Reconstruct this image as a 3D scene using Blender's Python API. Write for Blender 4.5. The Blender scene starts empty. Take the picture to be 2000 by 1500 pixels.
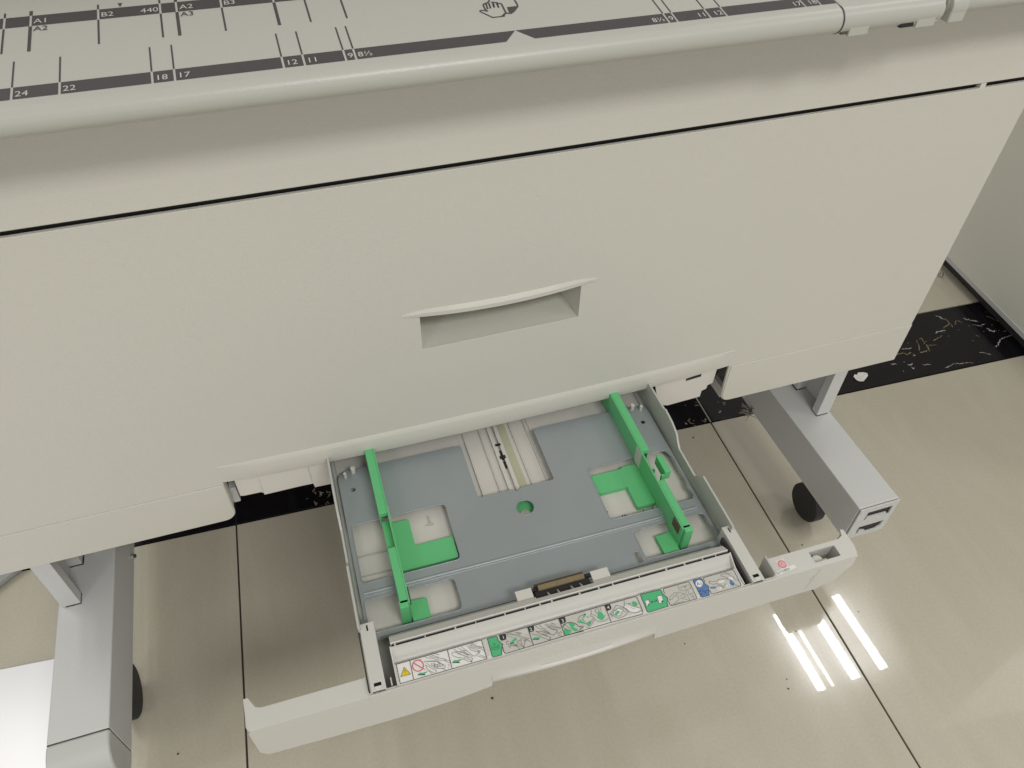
import bpy, bmesh, math, random
from mathutils import Matrix, Vector, Euler
random.seed(4)
R = math.radians
S = bpy.context.scene
COL = S.collection

# ------------------------------------------------------------------ camera
cd = bpy.data.cameras.new('camera'); cam = bpy.data.objects.new('camera', cd); COL.objects.link(cam)
cam.location = (-0.1668, -0.5415, 1.0153)
cam.rotation_euler = (0.7642, -0.0169, -0.3121)
cd.sensor_width = 36; cd.lens = 1514.9 / 2000 * 36
cd.clip_start = 0.02; cd.clip_end = 60
S.camera = cam

# ------------------------------------------------------------------ world and lamps
W = bpy.data.worlds.new('World'); S.world = W; W.use_nodes = True
bg = W.node_tree.nodes['Background']; bg.inputs[0].default_value = (1.0, 0.975, 0.92, 1); bg.inputs[1].default_value = AMB = 0.47

def area(name, loc, sx, sy, power, col=(1, 0.985, 0.935), rot=(0, 0, 0)):
    l = bpy.data.lights.new(name, 'AREA'); l.shape = 'RECTANGLE'; l.size = sx; l.size_y = sy
    l.energy = power; l.color = col
    o = bpy.data.objects.new(name, l); o.location = loc; o.rotation_euler = rot; COL.objects.link(o)
    return o
# fluorescent tubes of the ceiling troffer whose reflection lies on the floor tiles
for tx, w, p in ((1.846, .044, 2.2), (1.912, .018, .5), (2.046, .050, 2.5), (2.212, .048, 2.2)):
    area('ceiling_tube_lamp', (tx, .675, 2.8), w, .43, p, (1, .98, .96))
# the other ceiling troffers of the room, with an added front fill
area('ceiling_troffer_lamp', (0.45, -2.1, 2.8), .9, .6, 44)
area('ceiling_troffer_lamp', (-2.0, -2.3, 2.8), .6, .6, 16)
area('ceiling_tube_lamp', (-1.97, 1.02, 2.8), .16, 1.1, 8)
area('ceiling_tube_lamp', (-1.66, 1.02, 2.8), .16, 1.1, 8)
area('front_fill_lamp', (-.2, -4.6, 1.5), 3.4, 2.0, 24, (1, .985, .935), (R(90), 0, 0))  # added soft fill that lifts the upright faces, no real fixture
area('ceiling_troffer_lamp', (2.6, -1.4, 2.8), .6, .6, 14)
area('ceiling_troffer_lamp', (0.3, 2.4, 2.8), 1.2, .6, 6)

S.view_settings.view_transform = 'Standard'; S.view_settings.look = 'None'
S.view_settings.exposure = 0.02; S.view_settings.gamma = 1.0; S.view_settings.use_curve_mapping = False
S.render.engine = 'CYCLES'

# ------------------------------------------------------------------ materials
def mat(name, col, rough=.5, metal=0.0, var=.06, vscale=6.0, bump=.0, bscale=900.0, spec=.5, coat=0.0, trans=0.0):
    m = bpy.data.materials.new(name); m.use_nodes = True
    nt = m.node_tree; b = nt.nodes['Principled BSDF']
    b.inputs['Roughness'].default_value = rough; b.inputs['Metallic'].default_value = metal
    b.inputs['Specular IOR Level'].default_value = spec
    b.inputs['Coat Weight'].default_value = coat
    b.inputs['Transmission Weight'].default_value = trans
    tc = nt.nodes.new('ShaderNodeTexCoord')
    n = nt.nodes.new('ShaderNodeTexNoise'); n.inputs['Scale'].default_value = vscale; n.inputs['Detail'].default_value = 4
    nt.links.new(tc.outputs['Object'], n.inputs['Vector'])
    mx = nt.nodes.new('ShaderNodeMix'); mx.data_type = 'RGBA'
    nt.links.new(n.outputs['Fac'], mx.inputs['Factor'])
    mx.inputs['A'].default_value = tuple(c * (1 - var) for c in col) + (1,)
    mx.inputs['B'].default_value = tuple(min(1, c * (1 + var)) for c in col) + (1,)
    nt.links.new(mx.outputs['Result'], b.inputs['Base Color'])
    if bump:
        n2 = nt.nodes.new('ShaderNodeTexNoise'); n2.inputs['Scale'].default_value = bscale; n2.inputs['Detail'].default_value = 2
        nt.links.new(tc.outputs['Object'], n2.inputs['Vector'])
        bp = nt.nodes.new('ShaderNodeBump'); bp.inputs['Strength'].default_value = bump; bp.inputs['Distance'].default_value = .0006
        nt.links.new(n2.outputs['Fac'], bp.inputs['Height']); nt.links.new(bp.outputs['Normal'], b.inputs['Normal'])
    return m
M = {}
M['panel'] = mat('warm_grey_plastic', (.570, .556, .506), .42, bump=.45, vscale=2.2, var=.035)
M['table'] = mat('printed_table_plastic', (.425, .425, .39), .34, bump=.2, vscale=4, var=.02)
M['bezel'] = mat('light_grey_plastic', (.56, .55, .52), .40, bump=.2, vscale=8, var=.03)
M['tray'] = mat('tray_grey_plastic', (.47, .475, .45), .5, bump=.2, vscale=8, var=.04)
M['white'] = mat('white_abs', (.62, .60, .56), .45, bump=.15, vscale=9, var=.04)
M['stand'] = mat('painted_steel', (.545, .55, .545), .42, bump=.3, bscale=700, vscale=7, var=.03)
M['cap'] = mat('stand_cap_plastic', (.49, .50, .485), .45, bump=.2, var=.03)
M['zinc'] = mat('zinc_plated_steel', (.32, .355, .375), .40, metal=.28, vscale=18, var=.07, bump=.12, bscale=350)
M['green'] = mat('green_plastic', (.12, .50, .205), .45, vscale=14, var=.08, bump=.1)
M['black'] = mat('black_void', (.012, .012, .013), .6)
M['rubber'] = mat('black_rubber', (.02, .02, .022), .55, bump=.3)
M['dark'] = mat('dark_metal', (.035, .035, .037), .5)
M['ink'] = mat('dark_grey_ink', (.055, .052, .055), .5, var=.1, vscale=60)
M['inklight'] = mat('light_print', (.50, .50, .47), .5)
M['blk'] = mat('black_ink', (.03, .028, .032), .5)
M['paper'] = mat('label_white', (.72, .71, .69), .45, vscale=30, var=.02)
M['paperg'] = mat('label_grey', (.50, .49, .45), .45, vscale=30, var=.02)
M['pgreen'] = mat('label_green', (.075, .43, .19), .4, vscale=30, var=.04)
M['pgreend'] = mat('label_dark_green', (.02, .10, .05), .4)
M['blue'] = mat('label_blue', (.085, .19, .42), .4, vscale=40, var=.05)
M['yellow'] = mat('label_yellow', (.68, .52, .03), .4)
M['red'] = mat('label_red', (.62, .06, .10), .4)
M['pink'] = mat('stamp_pink', (.68, .58, .58), .5)
M['cork'] = mat('cork_pad', (.20, .15, .085), .8, vscale=400, var=.25)
M['brown'] = mat('brown_felt', (.10, .07, .045), .8)
M['clear'] = mat('milky_plastic', (.52, .53, .47), .3)
M['yellowed'] = mat('grease_yellowed_plastic', (.46, .46, .33), .4, var=.08, vscale=60)
M['cabinet'] = mat('cabinet_laminate', (.74, .74, .665), .4, vscale=2, var=.02)
M['sheet'] = mat('glossy_white_sheet', (.84, .84, .87), .20, vscale=10, var=.04, spec=.7)
M['steel'] = mat('bright_steel', (.6, .6, .58), .25, metal=1)
M['dust'] = mat('dust_fibre', (.22, .20, .17), .9, vscale=90, var=.4)
M['chip'] = mat('torn_paper', (.72, .72, .70), .6, vscale=150, var=.25)
M['gold'] = mat('gold_vein', (.22, .175, .10), .25, vscale=120, var=.4)
M['silver'] = mat('pale_vein', (.36, .35, .33), .25, vscale=120, var=.3)
M['grout'] = mat('grout', (.035, .028, .022), .8)
M['hose'] = mat('grey_hose', (.30, .31, .31), .4)

def tile_mat():
    m = bpy.data.materials.new('polished_beige_tile'); m.use_nodes = True
    nt = m.node_tree; N = nt.nodes; L = nt.links; b = N['Principled BSDF']
    tc = N.new('ShaderNodeTexCoord')
    mp = N.new('ShaderNodeMapping'); mp.inputs['Rotation'].default_value = (0, 0, R(-38)); mp.inputs['Scale'].default_value = (9, 2.2, 1)
    L.new(tc.outputs['Object'], mp.inputs['Vector'])
    n = N.new('ShaderNodeTexNoise'); n.inputs['Scale'].default_value = 1.6; n.inputs['Detail'].default_value = 9; n.inputs['Distortion'].default_value = 1.1; n.inputs['Roughness'].default_value = .62
    L.new(mp.outputs['Vector'], n.inputs['Vector'])
    r = N.new('ShaderNodeValToRGB')
    e = r.color_ramp.elements
    e[0].position = .30; e[0].color = (.465, .43, .345, 1)
    e[1].position = .72; e[1].color = (.51, .475, .39, 1)
    k = e.new(.50); k.color = (.488, .452, .366, 1)
    L.new(n.outputs['Fac'], r.inputs['Fac'])
    n3 = N.new('ShaderNodeTexNoise'); n3.inputs['Scale'].default_value = 260; n3.inputs['Detail'].default_value = 3
    L.new(tc.outputs['Object'], n3.inputs['Vector'])
    mx = N.new('ShaderNodeMix'); mx.data_type = 'RGBA'; mx.blend_type = 'OVERLAY'; mx.inputs['Factor'].default_value = .10
    L.new(r.outputs['Color'], mx.inputs['A']); L.new(n3.outputs['Fac'], mx.inputs['B'])
    L.new(mx.outputs['Result'], b.inputs['Base Color'])
    # dusty film: gloss breaks up a little
    n2 = N.new('ShaderNodeTexNoise'); n2.inputs['Scale'].default_value = 11; n2.inputs['Detail'].default_value = 6
    L.new(tc.outputs['Object'], n2.inputs['Vector'])
    mr = N.new('ShaderNodeMapRange'); mr.inputs['From Min'].default_value = .35; mr.inputs['From Max'].default_value = .7
    mr.inputs['To Min'].default_value = .10; mr.inputs['To Max'].default_value = .17
    L.new(n2.outputs['Fac'], mr.inputs['Value']); L.new(mr.outputs['Result'], b.inputs['Roughness'])
    b.inputs['Specular IOR Level'].default_value = .5
    b.inputs['Coat Weight'].default_value = .70; b.inputs['Coat Roughness'].default_value = .018; b.inputs['Coat IOR'].default_value = 1.5
    bp = N.new('ShaderNodeBump'); bp.inputs['Strength'].default_value = .02; bp.inputs['Distance'].default_value = .0003
    n4 = N.new('ShaderNodeTexNoise'); n4.inputs['Scale'].default_value = 9; n4.inputs['Detail'].default_value = 1
    L.new(tc.outputs['Object'], n4.inputs['Vector']); L.new(n4.outputs['Fac'], bp.inputs['Height']); L.new(bp.outputs['Normal'], b.inputs['Coat Normal'])
    return m
M['tile'] = tile_mat()
M['btile'] = mat('polished_black_marble', (.008, .007, .009), .10, vscale=30, var=.4, spec=.3)

# ------------------------------------------------------------------ geometry helpers
# a geo is (verts, faces); helpers return one or combine several
def box(x0, x1, y0, y1, z0, z1):
    v = [(x0, y0, z0), (x1, y0, z0), (x1, y1, z0), (x0, y1, z0), (x0, y0, z1), (x1, y0, z1), (x1, y1, z1), (x0, y1, z1)]
    f = [(0, 3, 2, 1), (4, 5, 6, 7), (0, 1, 5, 4), (1, 2, 6, 5), (2, 3, 7, 6), (3, 0, 4, 7)]
    return v, f
def area2(p): return sum(p[i][0] * p[(i + 1) % len(p)][1] - p[(i + 1) % len(p)][0] * p[i][1] for i in range(len(p)))
def prism(p, a, b, plane='XY'):
    """polygon p swept from a to b; plane XY sweeps in z, XZ in y, YZ in x"""
    if area2(p) < 0: p = p[::-1]
    def P(u, w, h): return {'XY': (u, w, h), 'XZ': (u, h, w), 'YZ': (h, u, w)}[plane]
    n = len(p)
    v = [P(u, w, a) for u, w in p] + [P(u, w, b) for u, w in p]
    f = [tuple(range(n - 1, -1, -1)), tuple(range(n, 2 * n))] + [(i, (i + 1) % n, n + (i + 1) % n, n + i) for i in range(n)]
    if plane == 'XZ': f = [t[::-1] for t in f]
    return v, f
def rnd(p, r, n=5):
    """round the corners of polygon p; r number or list"""
    out = []; N_ = len(p)
    for i in range(N_):
        ri = r[i] if isinstance(r, (list, tuple)) else r
        a, b, c = Vector(p[i - 1]), Vector(p[i]), Vector(p[(i + 1) % N_])
        if ri <= 0: out.append(tuple(b)); continue
        u = (a - b).normalized(); w = (c - b).normalized()
        ang = u.angle(w); t = min(ri / math.tan(ang / 2), (a - b).length * .49, (c - b).length * .49)
        s = b + u * t; e = b + w * t
        for k in range(n + 1):
            q = k / n; out.append(tuple((1 - q) ** 2 * s + 2 * q * (1 - q) * b + q * q * e))
    return out
def rect(x0, x1, y0, y1): return [(x0, y0), (x1, y0), (x1, y1), (x0, y1)]
def circ(cx, cy, r, n=28, ry=None): return [(cx + r * math.cos(2 * math.pi * i / n), cy + (ry or r) * math.sin(2 * math.pi * i / n)) for i in range(n)]
def curve_geo(polys, a, b, plane='XY'):
    """outline with holes swept from a to b (filled 2D curve turned to mesh)"""
    cu = bpy.data.curves.new('t', 'CURVE'); cu.dimensions = '2D'; cu.fill_mode = 'BOTH'; cu.extrude = abs(b - a) / 2
    K = 100.0
    cu.extrude *= K
    for p in polys:
        s = cu.splines.new('POLY'); s.points.add(len(p) - 1); s.use_cyclic_u = True
        for i, q in enumerate(p): s.points[i].co = (q[0] * K, q[1] * K, 0, 1)
    o = bpy.data.objects.new('t', cu); COL.objects.link(o)
    dg = bpy.context.evaluated_depsgraph_get(); dg.update()
    me = bpy.data.meshes.new_from_object(o.evaluated_get(dg))
    bm = bmesh.new(); bm.from_mesh(me)
    bmesh.ops.remove_doubles(bm, verts=bm.verts, dist=1e-4)
    bmesh.ops.dissolve_limit(bm, angle_limit=R(1), verts=bm.verts, edges=bm.edges)
    bmesh.ops.recalc_face_normals(bm, faces=bm.faces)
    bm.verts.index_update()
    c = (a + b) / 2
    def P(u, w, h): return {'XY': (u, w, c + h), 'XZ': (u, c - h, w), 'YZ': (c + h, u, w)}[plane]
    v = [P(x.co.x / K, x.co.y / K, x.co.z / K) for x in bm.verts]
    f = [tuple(q.index for q in fc.verts) for fc in bm.faces]
    bm.free(); bpy.data.objects.remove(o); bpy.data.curves.remove(cu); bpy.data.meshes.remove(me)
    return v, f
def text_geo(s, size, align='LEFT', sx=1.0, italic=0, bold=0):
    cu = bpy.data.curves.new('t', 'FONT'); cu.body = s; cu.size = size * 100; cu.align_x = align; cu.align_y = 'BOTTOM_BASELINE' if False else 'TOP_BASELINE'
    cu.resolution_u = 3; cu.offset = bold * 100
    o = bpy.data.objects.new('t', cu); COL.objects.link(o)
    dg = bpy.context.evaluated_depsgraph_get(); dg.update()
    me = bpy.data.meshes.new_from_object(o.evaluated_get(dg))
    v = [(x.co.x / 100 * sx, x.co.y / 100, 0) for x in me.vertices]
    f = [tuple(p.vertices) for p in me.polygons]
    bpy.data.objects.remove(o); bpy.data.curves.remove(cu); bpy.data.meshes.remove(me)
    return v, f
def xf(g, fn): return [fn(*p) for p in g[0]], g[1]
def mv(g, dx, dy, dz): return [(a + dx, b + dy, c + dz) for a, b, c in g[0]], g[1]
def join(gs):
    V, F = [], []
    for v, f in gs:
        n = len(V); V += list(v); F += [tuple(i + n for i in t) for t in f]
    return V, F
def stroke(p, w, closed=False):
    """flat ribbon of width w along the polyline p, mitred"""
    q = [Vector(a) for i, a in enumerate(p) if i == 0 or (Vector(a) - Vector(p[i - 1])).length > 1e-6]
    if len(q) < 2: return [], []
    if (q[0] - q[-1]).length < 1e-6: closed = True; q = q[:-1]
    n = len(q); V = []; F = []
    for i in range(n):
        a = q[i - 1] if (i or closed) else None; c = q[(i + 1) % n] if (i < n - 1 or closed) else None
        d1 = (q[i] - a).normalized() if a is not None else None
        d2 = (c - q[i]).normalized() if c is not None else None
        if d1 is None: d1 = d2
        if d2 is None: d2 = d1
        n1 = Vector((-d1.y, d1.x)); n2 = Vector((-d2.y, d2.x)); m = n1 + n2
        if m.length < .3: m = n1
        m.normalize(); s = w / 2 / max(.45, m.dot(n1))
        V.append((q[i].x + m.x * s, q[i].y + m.y * s, 0)); V.append((q[i].x - m.x * s, q[i].y - m.y * s, 0))
    for i in range(n if closed else n - 1):
        j = (i + 1) % n; F.append((2 * i, 2 * i + 1, 2 * j + 1, 2 * j))
    return V, F
def strokes(ps, w, z=0.0):
    gs = []
    for i, p in enumerate(ps):
        g = stroke(p, w)
        if g[0]: gs.append(mv(g, 0, 0, z + i * 6e-6))
    return join(gs)
def flat(p, z=0.0):
    if area2(p) < 0: p = p[::-1]
    return [(a, b, z) for a, b in p], [tuple(range(len(p)))]
def tube(p, r, n=10):
    V, F = [], []; P3 = [Vector(a) for a in p]
    for i, c in enumerate(P3):
        d = (P3[min(i + 1, len(P3) - 1)] - P3[max(i - 1, 0)]).normalized()
        u = d.cross(Vector((0, 0, 1))); u = u.normalized() if u.length > .01 else Vector((1, 0, 0)); w = u.cross(d)
        for k in range(n):
            t = 2 * math.pi * k / n; V.append(tuple(c + u * math.cos(t) * r + w * math.sin(t) * r))
    for i in range(len(P3) - 1):
        for k in range(n):
            F.append((i * n + k, i * n + (k + 1) % n, (i + 1) * n + (k + 1) % n, (i + 1) * n + k))
    F.append(tuple(range(n))[::-1]); F.append(tuple((len(P3) - 1) * n + k for k in range(n)))
    return V, F
def cyl(c, axis, r, h, n=32):
    p = circ(0, 0, r, n)
    g = prism(p, -h / 2, h / 2, {'z': 'XY', 'y': 'XZ', 'x': 'YZ'}[axis])
    return mv(g, *c)
OFF = [0, 0, 0]
def obj(name, g, m, parent=None, bev=0.0, seg=2, smooth=35, label=None, off=None):
    if isinstance(g, list): g = join(g)
    me = bpy.data.meshes.new(name)
    ox, oy, oz = off if off else OFF
    me.from_pydata([(a - ox, b - oy, c - oz) for a, b, c in g[0]], [], g[1])
    bm = bmesh.new(); bm.from_mesh(me); bmesh.ops.recalc_face_normals(bm, faces=bm.faces); bm.to_mesh(me); bm.free()
    me.polygons.foreach_set('use_smooth', [True] * len(me.polygons)); me.update()
    me.set_sharp_from_angle(angle=R(smooth))
    for k in (m if isinstance(m, list) else [m]): me.materials.append(M[k])
    o = bpy.data.objects.new(name, me); COL.objects.link(o)
    if parent: o.parent = parent
    if bev:
        b = o.modifiers.new('bevel', 'BEVEL'); b.width = bev; b.segments = seg; b.limit_method = 'ANGLE'; b.angle_limit = R(32)
        b.harden_normals = True; b.use_clamp_overlap = True
    if label: o['label'] = label
    return o
def objs(name, gs, m, parent, **k):
    return [obj(name, g, m, parent, **k) for g in gs]
def flatobj(name, g, m, parent, label=None, up=(0, 0, 1), off=None):
    """printed marks: keep their facing, no recalculation needed"""
    if isinstance(g, list): g = join(g)
    me = bpy.data.meshes.new(name); ox, oy, oz = off if off else OFF
    me.from_pydata([(a - ox, b - oy, c - oz) for a, b, c in g[0]], [], g[1]); me.update()
    me.materials.append(M[m]); o = bpy.data.objects.new(name, me); COL.objects.link(o); o.parent = parent
    if label: o['label'] = label
    return o
def tag(o, label=None, cat=None, group=None, kind=None):
    if label: o['label'] = label
    if cat: o['category'] = cat
    if group: o['group'] = group
    if kind: o['kind'] = kind
    return o
def empty(name, loc=(0, 0, 0), rz=0):
    o = bpy.data.objects.new(name, None); COL.objects.link(o); o.location = loc; o.rotation_euler = (0, 0, rz); o.empty_display_size = .05
    return o
# ------------------------------------------------------------------ floor
TH = -0.0353; J1, YS = -0.3482, 0.2191
def F2(a, b):     # floor frame: a along the joints' row, b along depth -> world
    dx = a - J1; dy = b - YS
    return (J1 + dx * math.cos(TH) - dy * math.sin(TH), YS + dx * math.sin(TH) + dy * math.cos(TH))
def ftile(a0, a1, b0, b1, g=.0011):
    p = [F2(a0 + g, b0 + g), F2(a1 - g, b0 + g), F2(a1 - g, b1 - g), F2(a0 + g, b1 - g)]
    return prism(p, -.008, 0)
tiles = []
YE = .3752
for i in range(-4, 6):
    a0 = J1 + .8 * i
    for b0 in (-3.781, -2.981, -2.181, -1.381, -.581): tiles.append(ftile(a0, a0 + .8, b0, b0 + .8))
    for b0 in (YE, YE + .8, YE + 1.6): tiles.append(ftile(a0, a0 + .8, b0, b0 + .8))
tag(obj('floor', tiles, 'tile', bev=.0008, seg=1), 'polished beige floor tiles with thin dark joints', kind='structure')
tag(obj('floor_joint', box(-4.5, 5, -4.5, 3.6, -.012, -.0028), 'grout'), kind='structure')
strip = [ftile(J1 + .8 * i, J1 + .8 * i + .8, YS, YE, .0008) for i in range(-4, 6)]
so = obj('floor_border', strip, ['btile', 'gold', 'silver', 'steel'], bev=.0006, seg=1)
tag(so, kind='structure')
V1 = [[(1.022, 0.313), (1.032, 0.295)], [(1.01, 0.276), (1.031, 0.284), (1.031, 0.273), (1.033, 0.297)], [(1.039, 0.278), (1.05, 0.288), (1.058, 0.278)], [(1.068, 0.288), (1.092, 0.273)], [(1.073, 0.268), (1.086, 0.26), (1.1, 0.263)], [(1.12, 0.282), (1.131, 0.258)], [(1.093, 0.251), (1.096, 0.241), (1.104, 0.24)], [(1.071, 0.2), (1.098, 0.217), (1.131, 0.221)], [(1.031, 0.199), (1.048, 0.186)], [(1.14, 0.248), (1.144, 0.243), (1.136, 0.231)], [(1.057, 0.24), (1.063, 0.236)], [(0.965, 0.252), (0.993, 0.258)], [(0.985, 0.269), (1.01, 0.269)], [(0.942, 0.264), (0.95, 0.263), (0.944, 0.249), (0.946, 0.243), (0.965, 0.239)], [(0.937, 0.262), (0.932, 0.253), (0.922, 0.235)], [(0.946, 0.243), (0.941, 0.231), (0.92, 0.232)], [(0.892, 0.249), (0.913, 0.246)], [(0.872, 0.238), (0.888, 0.24), (0.893, 0.233), (0.904, 0.237)], [(0.875, 0.21), (0.887, 0.21)], [(0.902, 0.202), (0.918, 0.197)], [(0.937, 0.182), (0.947, 0.183), (0.962, 0.186), (0.999, 0.178)], [(0.877, 0.201), (0.882, 0.198)], [(0.846, 0.221), (0.857, 0.217)], [(1.117, 0.233), (1.126, 0.232)], [(0.9, 0.228), (0.907, 0.229)],
      [(0.407, 0.199), (0.41, 0.202)], [(0.418, 0.21), (0.415, 0.202), (0.422, 0.195)], [(0.44, 0.194), (0.444, 0.199), (0.447, 0.198)], [(0.443, 0.236), (0.45, 0.232)], [(0.503, 0.248), (0.509, 0.249), (0.506, 0.237)], [(0.491, 0.221), (0.495, 0.226), (0.497, 0.221)], [(0.476, 0.205), (0.481, 0.211)],
      [(-0.224, 0.253), (-0.228, 0.247), (-0.224, 0.239)], [(-0.219, 0.236), (-0.213, 0.24)], [(-0.208, 0.24), (-0.202, 0.238), (-0.206, 0.227)], [(-0.213, 0.215), (-0.208, 0.22), (-0.209, 0.214)], [(-0.228, 0.227), (-0.225, 0.218)]]
def vein(p, w):
    # a broken, wobbling mineral vein: blobs of uneven width along the line
    q = []
    for (a, b) in zip(p[:-1], p[1:]):
        n = max(3, int((Vector(b) - Vector(a)).length / .0025))
        for k in range(n): t = k / n; q.append((a[0] + (b[0] - a[0]) * t, a[1] + (b[1] - a[1]) * t))
    q.append(p[-1]); n = len(q); L_, R_ = [], []
    for i, c in enumerate(q):
        d = (Vector(q[min(i + 1, n - 1)]) - Vector(q[max(0, i - 1)])).normalized(); nn = Vector((-d.y, d.x))
        e = random.uniform(.25, 1.1) * w * (.35 if i in (0, n - 1) else 1); j = random.uniform(-.6, .6) * w
        cc = Vector(c) + nn * j
        L_.append((*(cc + nn * e * .5), 0)); R_.append((*(cc - nn * e * .5), 0))
    V = L_ + R_; F = [(i, i + 1, n + i + 1, n + i) for i in range(n - 1)]
    return [(a, b, .0004) for a, b, _ in V], [t[::-1] for t in F]
gold, silver = [], []
for i, p in enumerate(V1):
    (gold if i in (1, 2, 5, 11, 13, 14, 15, 17, 26, 27, 28, 29, 30, 32, 34, 35, 36, 9, 10) else silver).append(vein(p, (.0022 if i % 3 else .0034) * (1.5 if i > 24 else 1)))
for i in range(34):
    c = random.choice(V1)[0]; a = random.uniform(0, 6.3); c = (c[0] + random.gauss(0, .012), min(max(c[1] + random.gauss(0, .01), .19), .31))
    silver.append(vein([c, (c[0] + math.cos(a) * .004, c[1] + math.sin(a) * .004)], .0008))
for gs, mi in ((gold, 'gold'), (silver, 'silver')):
    o = flatobj('vein', gs, mi, so)

# pale sealant line in the black tile joint below the slot
flatobj('joint_filler', flat([F2(J1 + .8 - .0012, YS), F2(J1 + .8 + .0012, YS), F2(J1 + .8 + .0012, YE), F2(J1 + .8 - .0012, YE)], .0006), 'steel', so)

# ------------------------------------------------------------------ the wide format machine
P = empty('wide_format_printer', (0, .25, 0)); OFF[:] = [0, .25, 0]
tag(P, 'large warm-grey wide format copier with ruled feed table, front drawer and steel stand', 'printer')

# front panel: slot cut out below the middle, hand pocket hole
lo = [(-.292, .3670), (-.22, .3630), (-.142, .3600), (-.04, .3590), (.08, .3592), (.176, .3612), (.292, .3670)]
outp = [(-.553, .6842)] + rnd([(-.553, .3045), (-.2915, .3045), (-.2915, .367)], [0, .013, 0])[:-1] + lo + rnd([(.2935, .367), (.2935, .3035), (.553, .3035)], [0, .013, 0])[1:] + [(.553, .6842)]
rimlo = [(-.0735, .5362), (-.04, .5340), (0, .5332), (.04, .5332), (.069, .5345), (.0875, .5365)]
pocket = [(-.0735, .4945), (.0875, .4955)] + rimlo[::-1]
fp = curve_geo([outp, pocket], 0, .0035, 'XZ')
# crease ledges: the lower ends of the cover stand 1.2 mm proud
led = []
for x0, x1, zc in ((-.553, -.2925, .3635), (.2945, .553, .3655)):
    r0 = .013; xin = x1 if x0 < 0 else x0
    pr = rnd([(x0, zc), (x0, .3045 if x0 < 0 else .3035), (x1, .3045 if x0 < 0 else .3035), (x1, zc)], [0, 0 if x0 < 0 else .013, .013 if x0 < 0 else 0, 0])
    led.append(prism(pr, -.0012, .0002, 'XZ'))
# cheeks of the slot (thickness of the cover ends)
obj('front_panel', [fp] + led + [box(-.553, -.5515, .0036, .03, .31, .684), box(.5515, .553, .0036, .03, .31, .684),
     box(-.2935, -.2917, .0036, .016, .318, .372)], 'panel', P, bev=.0011, seg=2,
    label='flat warm-grey front drawer panel with recessed grip')
# lip under the panel middle: bowed ledge with a ridge
def lip():
    V, F = [], []; n = 60
    for i in range(n + 1):
        x = -.2915 + .5845 * i / n; t = (x - 0.0) / .292
        zl = .3590 + .0080 * abs(t) ** 2.2; zh = .3815 + .0055 * abs(t) ** 2.2; e = max(0, 1 - abs(t) ** 10)
        d = .0026 * e
        for y, z in ((.0005, zh + .0060), (-.0006, zh + .0042), (-d * .75, zh + .0010), (-d, zh - .0010), (-d * .86, zl + .0016), (-d * .6, zl), (.010, zl + .0005), (.010, zh + .006)):
            V.append((x, y, z))
    m = 8
    for i in range(n):
        for k in range(m):
            F.append((i * m + k, (i + 1) * m + k, (i + 1) * m + (k + 1) % m, i * m + (k + 1) % m))
    F.append(tuple(range(m))); F.append(tuple(n * m + k for k in range(m))[::-1])
    return V, F
obj('panel_lip', lip(), 'panel', P, smooth=24)
# grip: brow and pocket
def brow():
    V, F = [], []; n = 40
    for i in range(n + 1):
        u = -1 + 2 * i / n; x = .007 + .0985 * u
        e = max(0, 1 - u * u) ** .6
        zt = .5405 + .0060 * u * u; zb = .5330 + .0068 * u * u
        d = .0030 * e + .0002
        zt2 = zb + (zt - zb) * (.25 + .75 * min(1, e * 1.6))
        for y, z in ((.0008, zt2 + .0022 * e), (-.0002, zt2 + .0014 * e), (-d, zb + (zt2 - zb) * .66), (-d, zb + .0006), (-d * .8, zb), (.0030, zb + .0002)):
            V.append((x, y, z))
    m = 6
    for i in range(n):
        for k in range(m): F.append((i * m + k, (i + 1) * m + k, (i + 1) * m + (k + 1) % m, i * m + (k + 1) % m))
    F.append(tuple(range(m))); F.append(tuple(n * m + k for k in range(m))[::-1])
    return V, F
H = obj('drawer_handle', brow(), 'panel', P, smooth=22)
xa, xb = -.0735, .0875
pk = ([(xa, .0012, .4947), (xb, .0012, .4957), (xa + .008, .058, .4990), (xb - .008, .058, .4990), (xa + .008, .058, .5430), (xb - .008, .058, .5430), (xa, .0034, .5405), (xb, .0034, .5405)],
      [(0, 1, 3, 2), (2, 3, 5, 4), (4, 5, 7, 6), (0, 2, 4, 6), (1, 7, 5, 3)])
o = flatobj('grip_pocket', pk, 'panel', H, label='shaded recess behind the grip'); o.parent = H

# dark gap and fascia under the table
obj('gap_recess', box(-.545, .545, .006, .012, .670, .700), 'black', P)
obj('gap_tab', box(.4825, .4888, .0008, .0058, .6825, .6915), 'white', P)
fas = [(-.0005, .6892), (.0016, .7100), (.0045, .7350), (.0070, .7600), (.0085, .7840), (.030, .7840), (.030, .6892)]
obj('fascia', prism(fas, -.556, .556, 'YZ'), 'panel', P, bev=.0012, seg=2, smooth=25)

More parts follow.
